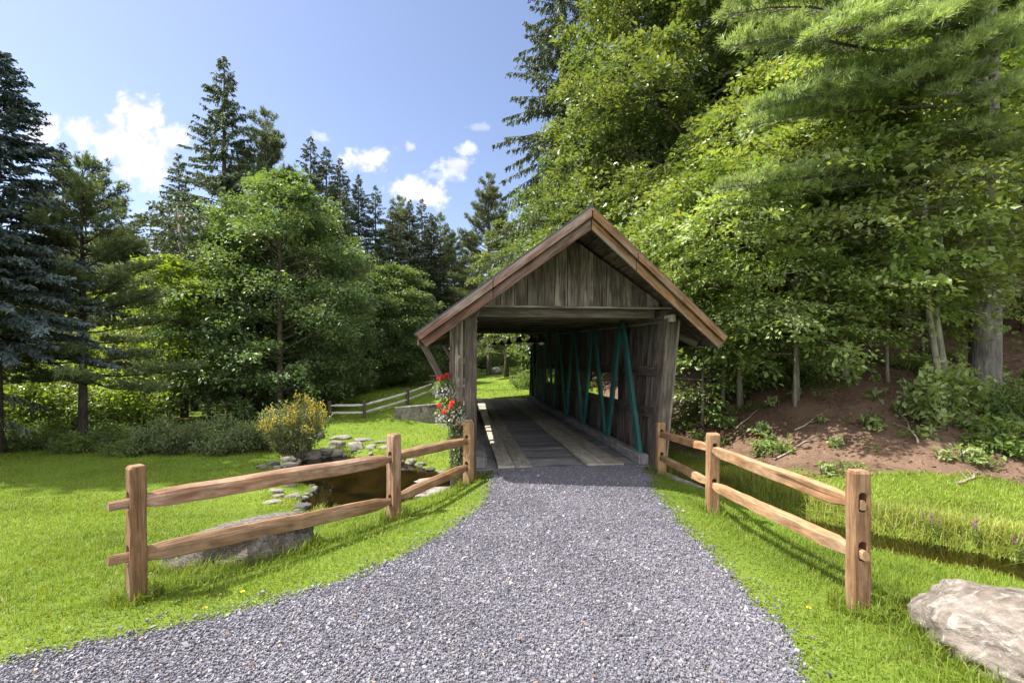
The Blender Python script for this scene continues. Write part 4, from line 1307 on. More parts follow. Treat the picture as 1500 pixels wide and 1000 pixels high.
def pine_branch(w, lv, r, p0, p1, spread, ntw, L, W, per, sagup=.0, br=.03, m=0, plume=.12, start=.25):
    """a white pine bough: limb plus side twigs with upturned tufts forming a plume"""
    p0, p1 = np.asarray(p0, float), np.asarray(p1, float); d = p1 - p0; LL = np.linalg.norm(d); d = d / LL
    side = np.cross(d, [0, 0, 1]); side /= np.linalg.norm(side)
    s = np.linspace(0, 1, 8)
    pts = p0 + np.outer(s, p1 - p0) + np.outer(np.sin(s * math.pi) * sagup + .03 * np.sin(s * 9 + p0[2]), [0, 0, 1.0]) + np.outer(.04 * LL * np.sin(s * 5 + p1[0]), side)
    w.tube([Vector(p) for p in pts], list(np.linspace(br, .006, 8)), 5, cap=False)
    for k in range(ntw):
        q = start + (1 - start) * (k + r.uniform(0, 1)) / ntw; j = min(6, int(q * 7)); P = pts[j] + (pts[j + 1] - pts[j]) * (q * 7 - j)
        sg = 1 if k % 2 else -1
        env = math.sin(math.pi * min(1.0, (q - start) / (1 - start) * .78 + .2)) ** .6
        tl = spread * env * r.uniform(.55, 1.1)
        td = unit(np.array(d * r.uniform(.5, 1.0) + side * sg * r.uniform(.35, 1.0) + np.array([0, 0, r.uniform(-.05, .28)])))
        e = P + td * tl
        w.tube([Vector(P), Vector(P + td * tl * .5 + [0, 0, -.01]), Vector(e)], [.007, .005, .003], 3, cap=False)
        nt = max(3, int(tl / .055)); f = np.linspace(.3, 1, nt)
        PP = P + np.outer(f, e - P) + r.normal(0, .03, (nt, 3)) + np.outer(np.abs(r.normal(0, plume, nt)), [0, 0, 1.0])
        DD = td * .7 + np.array([0, 0, .55]) + r.normal(0, .25, (nt, 3))
        tufts(lv, r, PP, DD, per, L, W, m)


def white_pine(name, seed, Ht, Rb, base, whorls, per, lmat, trunk_r, L, W, ndl, ntw, bark, el0=.05, el1=.6, spread=.5):
    r = rng(seed); random.seed(seed); lv = Leaves(); w = MB()
    w.tube([(0, 0, -.4), (0, 0, Ht * .04), (.04, 0, Ht * .5), (0, .03, Ht * .85), (0, 0, Ht)], [trunk_r * 1.2, trunk_r, trunk_r * .62, trunk_r * .25, .015], 10)
    for i in range(whorls):
        rel = i / (whorls - 1); z = base + (Ht - base) * rel ** .95
        for k in range(per):
            LL = (Rb * (1 - rel) ** .6 * r.uniform(.55, 1.15) + .2); az = r.uniform(0, 6.28); el = el0 + (el1 - el0) * rel + r.normal(0, .08)
            p0 = (0, 0, z + r.uniform(-.15, .15)); p1 = (math.cos(az) * LL * math.cos(el), math.sin(az) * LL * math.cos(el), p0[2] + LL * math.sin(el))
            pine_branch(w, lv, r, p0, p1, spread * min(1, LL / 1.5), max(4, int(ntw * LL)), L, W, ndl, -.05 * LL, .012 + .008 * LL, start=.3)
    return tree_root(name, w, bark, lv, [lmat], .05, .3)


def shrub(name, seed, Ht, Rr, n, leaf, lmats, asp=.5, flowers=None, stems=14, upright=.0):
    r = rng(seed); random.seed(seed); lv = Leaves(); w = MB()
    for k in range(stems):
        a = r.uniform(0, 6.28); rr = Rr * math.sqrt(r.uniform(0, 1)); h = Ht * (1 - .45 * (rr / Rr) ** 2) * r.uniform(.75, 1.1)
        b = Vector((math.cos(a) * rr * .35, math.sin(a) * rr * .35, -.05)); e = Vector((math.cos(a) * rr, math.sin(a) * rr, h)); mid = b.lerp(e, .5) + Vector((0, 0, .12 * h))
        w.tube([b, mid, e], [.012, .008, .003], 4, cap=False)
        m = n // stems; t = r.uniform(.12, 1, m) ** .7
        B0, M0, E0 = np.array(b), np.array(mid), np.array(e)
        P = (1 - t)[:, None] ** 2 * B0 + (2 * t * (1 - t))[:, None] * M0 + (t ** 2)[:, None] * E0 + r.normal(0, .10 * Rr + .02, (m, 3))
        P[:, 2] = np.maximum(P[:, 2], .02)
        D = r.normal(0, .7, (m, 3)) + np.array([math.cos(a) * .3, math.sin(a) * .3, .1 + upright]); N = np.array([0, 0, 1.]) + r.normal(0, .5, (m, 3))
        L = leaf * r.uniform(.6, 1.3, m); lv.add(P, D, N, L, L * asp, r.integers(len(lmats) - (1 if flowers else 0)))
        if flowers and r.uniform() < flowers:
            q = 26; F0 = E0 + r.normal(0, .05, (q, 3)) * np.array([1, 1, 1.2]) + np.array([0, 0, .04]); lv.add(F0, r.normal(0, 1, (q, 3)), r.normal(0, 1, (q, 3)), .045, .04, len(lmats) - 1)
    root = empty(name); w.build('stem', B_BROWN, root); obj('foliage', lv.mesh('foliage', lmats), root)
    return root


USED = {}


def place(proto, X, Y, scale, label, cat, group=None, rz=None, z=None, sink=.05):
    o = proto if proto.name not in USED else clone(proto)
    USED[proto.name] = 1
    for k in ('group',):
        if k in o.keys(): del o[k]
    s = scale if hasattr(scale, '__len__') else (scale,) * 3
    o.location = (X, Y, (H(X, Y) if z is None else z) - sink); o.scale = s
    o.rotation_euler = (0, 0, random.uniform(0, 6.28) if rz is None else rz)
    tag(o, label, cat, group)
    return o


def at(px, Y): return (px - 750) / F * Y


# prototypes
T_SPRUCE = spruce('spruce_tree', 1, 18, 4.5, 1.5, 50, 8, LF_SPRUCE, B_SPRUCE, .26, .46, 30, .85, .085, .45, .05, .85)
T_SPRUCE2 = spruce('spruce_tree', 2, 16, 3.4, 2.0, 46, 7, LF_SPRUCE, B_SPRUCE, .2, .42, 30, .9, .08, .5, .08, .8)
T_SPRUCE3 = spruce('tall_spruce_tree', 23, 27, 4.6, 7.5, 46, 7, LF_SPRUCE, B_SPRUCE, .3, .6, 20, .95, .10, .5, .12, .8)
T_BLUE = spruce('blue_spruce_tree', 3, 10.5, 2.7, 3.0, 44, 10, LF_BLUE, B_SPRUCE, .16, .36, 30, .3, .095, .22, .0, .75, -.05, 8)
T_PINE = white_pine('pine_tree', 4, 9.2, 3.1, 2.3, 15, 6, LF_PINE, .13, .14, .019, 12, 14, B_SPRUCE, -.05, .7, .5)
T_PINE_FAR = white_pine('pine_tree', 5, 17, 3.6, 4, 19, 6, LF_PINE, .22, .24, .032, 6, 7, B_PINE, .1, .7, .8)
T_MAPLE = deciduous('maple_tree', 6, 10, 3.2, .08, 62, 16, 46, .13, [LF_MAPLE, LF_MAPLE], B_BROWN, .16, rad=.6, flat=.4)
T_OAK = deciduous('tall_broadleaf_tree', 7, 16, 3.7, .14, 46, 15, 78, .14, [LF_OAK, LF_MAPLE, LF_OAK], B_BROWN, .2, rad=.62, flat=.36, q0=.42)
T_YELLOW = deciduous('yellow_green_maple', 8, 7, 2.2, .2, 34, 12, 42, .12, [LF_YELLOW], B_BROWN, .09, rad=.5)
T_BEECH = deciduous('beech_tree', 9, 6.0, 2.8, .33, 34, 14, 58, .10, [LF_BEECH, LF_BEECH, LF_FERN], B_PALE, .07, rad=.52, flat=.12, up=.28, shape=1.0, q0=.40)
T_BEECH2 = deciduous('young_beech_tree', 10, 4.2, 2.0, .36, 30, 12, 42, .10, [LF_BEECH, LF_FERN], B_PALE, .045, rad=.48, flat=.14, up=.3)
T_MAPLE2 = deciduous('broad_maple_tree', 26, 10, 3.1, .1, 54, 15, 52, .125, [LF_MAPLE, LF_MAPLE], B_BROWN, .16, rad=.58, flat=.36, q0=.36)
T_DARK = deciduous('understory_tree', 11, 6, 2.4, .08, 40, 12, 40, .12, [LF_SHRUB, LF_MAPLE], B_BROWN, .08, rad=.55, flat=.3)
S_SHRUB = shrub('green_shrub', 12, 1.0, .8, 2600, .085, [LF_SHRUB, LF_FERN], .5, None, 26)
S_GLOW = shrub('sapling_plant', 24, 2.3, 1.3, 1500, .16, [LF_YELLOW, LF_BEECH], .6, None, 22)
S_WEED = shrub('tall_weed_clump', 13, .85, .65, 1800, .10, [LF_SHRUB, LF_SAGE, FL_YELLOW], .35, .22, 22, .3)
S_GOLD = shrub('goldenrod_bush', 14, 1.45, .82, 5200, .11, [LF_SAGE, LF_SAGE, FL_YELLOW], .26, .62, 70, .6)
S_FERN = shrub('fern_plant', 15, .32, .30, 260, .10, [LF_FERN], .4, None, 9)
S_SEED = shrub('seedling_plant', 16, .28, .16, 46, .10, [LF_BEECH], .6, None, 4)
S_LEGGY = shrub('leafy_sapling', 17, 1.15, .55, 900, .12, [LF_BEECH, LF_FERN], .6, None, 12)

# --- left side
place(T_BLUE, at(-6, 11.6), 11.6, (.9, .9, .98), 'blue spruce with grey trunk at the left edge of the photo', 'spruce tree', None, 1.0)
place(T_PINE, at(121, 13.2), 13.2, .88, 'white pine with slim dark trunk standing on the lawn edge', 'pine tree', None, 2.2)
place(T_SPRUCE2, at(92, 24), 24, .85, 'dark spruce top showing behind the white pine', 'spruce tree', None, .4)
place(T_SPRUCE, at(328, 25), 25, 1.05, 'tallest Norway spruce of the left wood, pointed against the sky', 'spruce tree', None, .3)
place(T_SPRUCE2, at(262, 26), 26, .87, 'narrow spruce left of the tallest one, before the big cloud', 'spruce tree', None, 1.3)
place(T_PINE_FAR, at(388, 27), 27, .98, 'dense dark pine touching the right side of the tallest spruce', 'pine tree', None, 1.3)
place(T_MAPLE2, at(412, 20.5), 20.5, (1.12, 1.12, 1.14), 'big round maple standing before the dark left wood', 'maple tree', None, .7)
place(T_MAPLE, at(352, 22), 22, (.95, .95, .95), 'darker maple half hidden behind the big round maple', 'maple tree', None, 2.7)
place(T_YELLOW, at(248, 18.5), 18.5, 1.0, 'bright yellow green maple between the pine and the big maple', 'maple tree', None, 1)
place(T_MAPLE2, at(470, 23), 23, (.85, .85, 1.0), 'maple overlapping the right side of the big round maple', 'maple tree', None, 2)
place(T_DARK, at(305, 19), 19, (1.0, 1.0, .95), 'shady understory tree left below the big maple', 'tree', None, 1)
place(T_DARK, at(455, 23), 23, (.9, .9, .85), 'shady understory tree right below the big maple', 'tree', None, 2)
place(T_MAPLE, at(580, 31), 31, (1.0, 1.0, .85), 'second broad maple in the row behind the far fence', 'maple tree', None, 2.2)
place(T_DARK, at(545, 30), 30, (1.25, 1.25, 1.25), 'loose grey green tree leaning out in front of the far trunks', 'tree', None, 3.5)
far = [(455, 33, T_SPRUCE2, 1.12), (478, 35, T_SPRUCE, 1.0), (525, 36, T_SPRUCE, .90), (505, 30, T_SPRUCE2, .82), (600, 40, T_SPRUCE, .86), (575, 38, T_SPRUCE2, .9), (632, 43, T_SPRUCE, .84), (655, 50, T_SPRUCE2, 1.0), (550, 37, T_SPRUCE2, .98), (618, 44, T_SPRUCE2, 1.05), (585, 42, T_PINE_FAR, .95), (498, 37, T_SPRUCE2, 1.12), (430, 36, T_SPRUCE, .92), (665, 47, T_PINE_FAR, .82)]
for px, Y, p, s in far:
    place(p, at(px, Y), Y, s, 'dark conifer in the row behind the far lawn', 'conifer', 'conifers behind the far lawn')
place(T_PINE_FAR, at(716, 40), 40, 1.02, 'lone spreading pine rising left of the bridge roof', 'pine tree', None, .5)
place(T_PINE_FAR, at(645, 46), 46, .92, 'far pine standing in the gap right of the small clouds', 'pine tree', None, 2.5)
place(T_PINE_FAR, at(690, 52), 52, .9, 'pale distant pine low behind the lone spreading pine', 'pine tree', None, 4.5)
# hidden mass of the wood behind
back = [(-30, 24, T_SPRUCE2, .7), (30, 27, T_MAPLE, .9), (60, 29, T_DARK, 1.2), (170, 27, T_MAPLE, 1.0), (200, 34, T_SPRUCE2, .8), (140, 33, T_MAPLE, 1.1), (235, 30, T_DARK, 1.4), (310, 33, T_MAPLE, 1.1), (390, 36, T_DARK, 1.5),
        (440, 28, T_DARK, 1.2), (500, 42, T_MAPLE, 1.2), (545, 46, T_MAPLE, 1.2), (620, 55, T_MAPLE, 1.3), (700, 66, T_MAPLE, 1.3), (740, 72, T_MAPLE, 1.2), (5, 36, T_MAPLE, 1.2), (90, 38, T_SPRUCE2, .8)]
for px, Y, p, s in back:
    place(p, at(px, Y), Y, s, 'dim tree deep in the wood behind the left lawn', 'tree', 'trees deep in the left wood')
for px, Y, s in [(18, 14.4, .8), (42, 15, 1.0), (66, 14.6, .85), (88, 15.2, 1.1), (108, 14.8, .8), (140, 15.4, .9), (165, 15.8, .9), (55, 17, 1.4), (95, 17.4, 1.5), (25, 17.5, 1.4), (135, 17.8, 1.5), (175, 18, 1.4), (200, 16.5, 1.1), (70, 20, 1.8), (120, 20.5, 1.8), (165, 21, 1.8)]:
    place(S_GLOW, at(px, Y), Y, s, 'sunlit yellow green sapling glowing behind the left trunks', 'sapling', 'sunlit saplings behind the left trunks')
for px, Y in [(475, 33), (495, 31), (505, 34), (520, 32), (530, 35), (548, 34), (562, 37), (585, 38), (610, 41), (270, 20), (285, 22), (345, 21.5), (372, 22)]:
    r_ = rng(int(px)); w = MB(); hh = 9.0
    w.tube([(0, 0, -.3), (r_.normal(0, .05), 0, hh * .4), (r_.normal(0, .1), r_.normal(0, .1), hh)], [.17, .13, .07], 8)
    for k in range(10):
        z = r_.uniform(1.2, hh * .8); a = r_.uniform(0, 6.28); L = r_.uniform(.4, 1.1); w.tube([(0, 0, z), (math.cos(a) * L, math.sin(a) * L, z - .15)], [.02, .005], 4, cap=False)
    lv = Leaves()
    for k in range(36):
        a = r_.uniform(0, 6.28); q = r_.uniform(.3, 1.7); spray(lv, r_, np.array([math.cos(a) * q, math.sin(a) * q, r_.uniform(hh * .62, hh * 1.05)]), [math.cos(a), math.sin(a), -.3], 40, .6, .2, .4)
    t = tree_root('bare_trunk_tree', w, B_BROWN, lv, [LF_SPRUCE])
    place(t, at(px, Y), Y, 1, 'tall bare conifer trunk in the shade behind the lawn', 'tree', 'bare trunks in the left wood')
# trees out of frame on the left that shade the lawn
place(T_SPRUCE2, -16.5, 9.6, .62, 'dark spruce just outside the left edge shading the lawn', 'spruce tree', None, 2)
place(T_SPRUCE, -16.8, 8.7, 1.15, 'tall spruce outside the left edge, its shadow falls on the lawn', 'spruce tree', None, 2)
place(T_SPRUCE2, -16.6, 10.6, 1.0, 'second spruce outside the left edge beside the tall one', 'spruce tree', None, 4)
place(T_MAPLE, -21.5, 12.5, .8, 'maple outside the left edge behind the blue spruce', 'maple tree', None, 3)
# shrubs along the left wood edge
for px, Y, s in [(8, 12.0, .75), (45, 12.4, .7), (80, 12.6, .75), (112, 12.1, .7), (150, 12.5, .75), (185, 12.0, .75), (60, 13.6, .9), (165, 13.8, .9), (20, 14, .9), (110, 14.2, .9)]:
    place(S_SHRUB, at(px, Y), Y, (s * 1.1, s, s * random.uniform(.55, 1.0)), 'low green shrub along the left edge of the wood', 'shrub', 'low shrubs along the left wood edge')
for px, Y, s in [(215, 12.2, .9), (240, 12.6, 1.0), (265, 12.2, .95), (290, 12.5, 1.0), (315, 12.1, .9), (335, 12.7, 1.05), (358, 12.4, 1.0), (378, 12.9, 1.1), (275, 13.6, 1.2), (230, 13.8, 1.1), (330, 13.8, 1.2)]:
    place(S_WEED, at(px, Y), Y, (s, s, s * random.uniform(.55, 1.05)), 'weed clump with small yellow flowers at the wood edge', 'weed clump', 'flowering weeds at the left wood edge')
place(S_GOLD, at(434, 12.2), 12.2, (1.05, .9, 1.08), 'tall goldenrod bush with yellow flowers above the pond rocks', 'goldenrod', None, .5)
place(S_WEED, at(398, 12.6), 12.6, (1.2, 1.0, 1.2), 'leafy weed clump touching the left side of the goldenrod bush', 'weed clump', None, 2.5)
for px, Y, s in [(480, 26, 1.3), (500, 26.5, 1.4), (522, 27.5, 1.4), (545, 29, 1.5), (565, 30.5, 1.5), (590, 33, 1.6), (612, 36, 1.6), (632, 39, 1.7), (655, 45, 1.8), (445, 22, 1.4), (462, 24, 1.5)]:
    place(S_SHRUB, at(px, Y), Y, (s * 1.3, s * 1.1, s), 'dark round shrub bordering the far lawn before the trunks', 'shrub', 'shrubs bordering the far lawn')
# --- beyond the bridge
place(T_BEECH, at(800, 26), 26, 1.1, 'bright leafy tree overhanging the lawn beyond the bridge', 'tree', None, 1)
place(T_BEECH, at(800, 33), 33, 1.4, 'leafy tree farther behind the lawn seen through the bridge', 'tree', None, 2)
place(T_MAPLE, at(715, 58), 58, 1.0, 'shaded maple closing the view through the bridge, left one', 'maple tree', None, 4)
place(T_OAK, at(750, 52), 52, .9, 'tall tree closing the view through the bridge, right one', 'tree', None, 1)
for px, Y in [(702, 50), (718, 49), (735, 50), (752, 46)]:
    place(S_SHRUB, at(px, Y), Y, 1.7, 'shrub at the end of the lawn seen through the bridge', 'shrub', 'shrubs at the end of the far lawn')
place(S_SHRUB, at(768, 23.5), 23.5, 1.0, 'rounded shrub at the right far end of the bridge', 'shrub', None, 1)
# --- right side: tall wood on the bank
place(T_SPRUCE3, at(826, 24), 24, 1.0, 'tall dark spruce with drooping boughs left of the right wood', 'spruce tree', None, 2.2)
right = [(742, 36, T_OAK, .82, 'light green tree rising just left of the bridge roof peak'), (800, 30, T_OAK, .85, 'pale green tree above the left slope of the bridge roof'), (948, 18.5, T_OAK, 1.12, 'tall olive green tree right of the dark spruce'),
         (1012, 16, T_OAK, 1.05, 'tall olive tree rising above the bridge gable'), (1090, 16.5, T_OAK, 1.1, 'tall tree behind the pine boughs above the right eave'),
         (860, 21, T_MAPLE, 1.1, 'dark maple just behind the bridge ridge'), (960, 20, T_MAPLE, 1.3, 'dark maple behind the tall olive trees'),
         (1175, 15, T_OAK, 1.05, 'tall broadleaf tree behind the middle pine boughs'), (1275, 14.5, T_OAK, 1.0, 'tall broadleaf tree left of the grey pine trunk'),
         (1385, 15.5, T_OAK, 1.05, 'tall broadleaf tree behind the grey pine trunk'), (1495, 15.2, T_OAK, 1.0, 'tall broadleaf tree at the right edge of the photo')]
for px, Y, p, s, lb in right: place(p, at(px, Y), Y, s, lb, 'tree')
for px, Y, p, s in [(1050, 22, T_MAPLE, 1.4), (1130, 21, T_MAPLE, 1.4), (1210, 20, T_OAK, 1.2), (1300, 19, T_MAPLE, 1.4), (1400, 18, T_OAK, 1.2), (1500, 18, T_MAPLE, 1.4), (1570, 14, T_OAK, 1.1), (900, 28, T_OAK, 1.2), (1000, 30, T_OAK, 1.2), (840, 34, T_OAK, 1.0), (1120, 30, T_OAK, 1.2)]:
    place(p, at(px, Y), Y, s, 'dim tree deep in the wood on the right bank', 'tree', 'trees deep in the right wood')
und = [(1085, 10.6, T_BEECH, .95, 'leafy beech hanging over the right eave of the bridge'), (1165, 9.4, T_BEECH, .95, 'layered beech in the middle of the bank'), (1238, 9.6, T_BEECH, 1.0, 'largest bright beech with pale root flare on the brown bank'),
       (1300, 9.4, T_BEECH2, .85, 'young beech left of the pale double trunk'), (1040, 13.0, T_BEECH, 1.0, 'beech behind the right wall of the bridge'), (1125, 12.2, T_BEECH, 1.25, 'upper beech behind the layered beech'),
       (1215, 12, T_BEECH, 1.3, 'upper beech between the tall trees'), (1330, 13, T_BEECH, 1.35, 'upper beech left of the grey pine trunk'), (1600, 12.4, T_BEECH, 1.2, 'beech at the right edge beside the grey pine trunk'),
       (1010, 16, T_BEECH, 1.2, 'far beech low behind the bridge eave'), (1060, 11.2, T_BEECH2, 1.0, 'small beech beside the far corner of the bridge'), (1440, 12.6, T_BEECH2, 1.4, 'young beech behind the grey pine trunk')]
for px, Y, p, s, lb in und: place(p, at(px, Y), Y, s, lb, 'tree')
place(T_BEECH2, at(1165, 9.2), 9.2, .8, 'small low beech bough hanging over the brown soil', 'tree', sink=.1)
place(T_BEECH2, B(5.7, 10.4)[0], B(5.7, 10.4)[1], .9, 'young beech just outside the wall openings of the bridge', 'tree', sink=.3)
for px, Y, s in [(1500, 11.5, .75), (1455, 13.5, .8), (1545, 12.5, .9), (1400, 13.5, .8)]:
    place(T_DARK, at(px, Y), Y, s, 'shady small tree on the bank behind the grey pine trunk', 'tree', 'small trees behind the grey pine trunk')
place(S_LEGGY, at(1375, 7.6), 7.6, 1.0, 'leafy sapling at the foot of the pale double trunk', 'sapling', None, 1)
place(S_LEGGY, at(1400, 8.0), 8.0, .9, 'leafy sapling just left of the grey pine trunk', 'sapling', None, 2)
place(S_SHRUB, at(1485, 8.2), 8.2, .8, 'dark green shrub right of the grey pine trunk', 'shrub', None, 1)
for px, Y, s in [(1470, 7.3, 1.3), (1490, 7.0, 1.2), (1455, 7.0, 1.0), (1500, 7.6, 1.3)]:
    place(S_FERN, at(px, Y), Y, s, 'green fern at the foot of the bank by the right edge', 'fern', 'ferns by the right edge')


def big_pine():
    """grey trunked white pine with long light plumes reaching left"""
    X, Y = at(1443, 9.0), 9.0; Z = H(X, Y)
    r = rng(77); random.seed(77); lv = Leaves(); w = MB()
    w.tube([(0, 0, -.4), (0, 0, .05), (0, 0, .3), (.05, 0, 4), (.1, .1, 9), (.1, .1, 13)], [.36, .30, .24, .21, .15, .05], 14, wob=.03)
    def tip(px, py, Yt): p = px3(px, py, Yt); return (p[0] - X, p[1] - Y, p[2] - Z)
    boughs = [((1042, 36, 7.4), 7.9, 1.0), ((1050, 82, 7.0), 7.3, .95), ((1095, 170, 7.0), 6.4, .95), ((1085, 195, 7.4), 6.2, .7), ((1038, 288, 7.2), 5.0, .85), ((1060, 308, 7.8), 4.7, .55), ((1180, 60, 6.6), 7.4, .9),
              ((1150, 135, 7.6), 6.7, .7), ((1335, 112, 6.8), 6.2, .7), ((1295, 45, 6.4), 7.3, .85), ((1120, 5, 7.2), 8.4, .95), ((1240, 10, 6.9), 8.6, .95), ((1390, 20, 6.3), 7.9, .8), ((1480, 70, 7.0), 7.0, .7), ((1225, 100, 8.2), 6.7, .7), ((1425, 70, 6.6), 7.4, .85), ((1470, 140, 6.9), 6.3, .8), ((1510, 35, 6.7), 7.6, .9), ((1435, 190, 7.2), 5.4, .7), ((1500, 215, 7.4), 5.2, .7), ((1455, 10, 6.9), 8.3, .9), ((1395, 130, 7.0), 6.6, .75), ((1370, 75, 7.8), 7.3, .75)]
    for (tp, za, sp) in boughs:
        e = np.array(tip(*tp)); s = np.array([.05, 0, za - Z * 0 - .2])
        L = np.linalg.norm(e - s)
        pine_branch(w, lv, r, s, e, sp * .62, int(17 * L), .13, .014, 11, .02 * L, .05, 0, .035, .42)
    for k in range(26):                      # upper crown, above the frame
        z = r.uniform(8.5, 13); a = r.uniform(0, 6.28); L = (14 - z) * .55 + .6
        pine_branch(w, lv, r, (0.1, .1, z), (math.cos(a) * L, math.sin(a) * L, z + .25 * L), .5, int(8 * L), .16, .02, 8, 0, .04, 0, .08, .35)
    root = tree_root('white_pine_tree', w, B_PINE, lv, [LF_PINE_L], .05, .3)
    # dead twiggy branches low on the trunk
    d = MB()
    for k in range(44):
        z = r.uniform(2.2, 5.0); a = math.pi + r.normal(0, 1.0) if k % 3 else r.uniform(-1.2, .6); L = r.uniform(1.0, 2.3)
        p = [Vector((math.cos(a) * L * t, math.sin(a) * L * t - .1 * t, z - .25 * t * t * L + r.normal(0, .03))) for t in (0, .3, .6, 1)]
        d.tube(p, [.016, .011, .007, .003], 4, cap=False)
        for j in range(9):
            t = r.uniform(.25, 1); i = min(2, int(t * 3)); b0 = p[i].lerp(p[i + 1], t * 3 - i); aa = a + r.choice([-1, 1]) * r.uniform(.4, 1.1); l = r.uniform(.15, .5)
            m1 = b0 + Vector((math.cos(aa) * l * .5, math.sin(aa) * l * .5, r.normal(-.02, .06))); e = m1 + Vector((math.cos(aa + .3) * l * .5, math.sin(aa + .3) * l * .5, r.normal(-.04, .06)))
            d.tube([b0, m1, e], [.005, .004, .002], 3, cap=False)
    d.build('dead_branch', B_TWIG, root)
    root.location = (X, Y, Z); tag(root, 'grey trunked white pine with long light plumes reaching left', 'pine tree')


big_pine()


def pale_stems():
    """slender pale double trunk on the bank with thin forked limbs"""
    X, Y = at(1378, 8.2), 8.2; r = rng(5); random.seed(5); w = MB(); lv = Leaves()
    for k, (dx, top) in enumerate(((0, (-.16, .1, 3.6)), (.12, (.02, .15, 3.4)))):
        pts = [Vector((dx, 0, -.2)), Vector((dx - .05, .02, .8)), Vector((dx - .16, .05, 1.7)), Vector((dx + top[0], top[1], 2.7)), Vector((dx + top[0] * 1.3, top[1], top[2] + 1.0))]
        w.tube(pts, [.065, .055, .05, .04, .015], 8, wob=.04)
        for j in range(6):
            t = r.uniform(.55, 1); i = min(3, int(t * 4)); b0 = pts[i].lerp(pts[i + 1], t * 4 - i); a = r.uniform(0, 6.28); L = r.uniform(.3, .8)
            e = b0 + Vector((math.cos(a) * L, math.sin(a) * L, L * .5)); w.tube([b0, b0.lerp(e, .5) + Vector((0, 0, .06)), e], [.018, .012, .004], 4, cap=False)
            spray(lv, r, np.array(e), [math.cos(a), math.sin(a), .1], 34, .45, .1, .2)
    t = tree_root('pale_double_trunk_tree', w, B_PALE, lv, [LF_BEECH]); t.location = (X, Y, H(X, Y)); tag(t, 'slender tree with pale double trunk left of the grey pine trunk', 'tree')


pale_stems()


def bank_details():
    r = rng(21)
    # low plants scattered on the bank
    n = 0
    while n < 110:
        x, y = r.uniform(3.6, 11), r.uniform(6.0, 13)
        if soil_mask(np.array([x]), np.array([y]))[0] < .45 or x / y > 1.25 or x / y < .33: continue
        p = S_SEED if n % 3 else S_FERN
        place(p, x, y, r.uniform(.6, 1.3), ('small green seedling on the brown soil bank' if n % 3 else 'small fern on the brown soil bank'), 'seedling' if n % 3 else 'fern',
              'seedlings on the brown bank' if n % 3 else 'ferns on the brown bank', sink=.02); n += 1
    # fallen branches
    for (px, py, L, rz, lb) in [(1330, 625, 1.0, 1.15, 'fallen forked branch leaning on the soil below the double trunk'), (1100, 612, .8, .1, 'fallen bare branch on the upper bank behind the fence'),
                                (1190, 618, .7, .25, 'short fallen stick on the bank, middle of the slope'), (1420, 702, .6, .4, 'fallen twig on the shaded soil near the right edge'), (1170, 655, .9, .15, 'thin fallen branch below the layered beech')]:
        X, Y, z = ground_at_px(px, py, .2); w = MB(); d = Vector((math.cos(rz), math.sin(rz), 0))
        p = [Vector((0, 0, .03)) + d * (L * t - L / 2) + Vector((r.normal(0, .02), r.normal(0, .02), 0)) for t in np.linspace(0, 1, 6)]
        p = [Vector((q.x, q.y, H(X + q.x, Y + q.y) - z + .03)) for q in p]
        w.tube(p, list(np.linspace(.018, .006, 6)), 5)
        for k in (2, 3): a = rz + r.choice([-.7, .7]); w.tube([p[k], p[k] + Vector((math.cos(a) * .25, math.sin(a) * .25, .06))], [.009, .003], 4)
        o = w.build('fallen_branch', B_TWIG); o.location = (X, Y, z); tag(o, lb, 'branch')
    # patches of ground cover on the soil
    N = 60000; x = r.uniform(3.6, 12, N); y = r.uniform(5.6, 14, N)
    k = (soil_mask(x, y) > .35) & (wav(x, y, 2.6, 44) + .5 * wav(x, y, 7, 45) > .33); x, y = x[k], y[k]; m = len(x)
    lv = Leaves(); D = r.normal(0, 1, (m, 3)); D[:, 2] = np.abs(D[:, 2]) * .6; h = r.uniform(.02, .12, m)
    lv.add(np.stack([x, y, hz(x, y) + h], 1), D, np.array([0, 0, 1.]) + r.normal(0, .4, (m, 3)), r.uniform(.03, .075, m), r.uniform(.015, .04, m))
    o = obj('ground_cover', lv.mesh('ground_cover', [LF_FERN])); tag(o, 'patches of low green ground cover on the brown bank', None, None, 'stuff')
    # leaf litter
    N = 9000; x = r.uniform(3.4, 14, N); y = r.uniform(5.5, 17, N); k = soil_mask(x, y) > .4; x, y = x[k], y[k]
    lv = Leaves(); P = np.stack([x, y, hz(x, y) + .015], 1); D = r.normal(0, 1, (len(x), 3)); D[:, 2] *= .25
    lv.add(P, D, np.array([0, 0, 1.]) + r.normal(0, .3, (len(x), 3)), r.uniform(.03, .085, len(x)), r.uniform(.02, .045, len(x)))
    o = obj('leaf_litter', lv.mesh('leaf_litter', [DRYLEAF])); tag(o, 'dry brown leaf litter on the woodland bank', None, None, 'stuff')


bank_details()


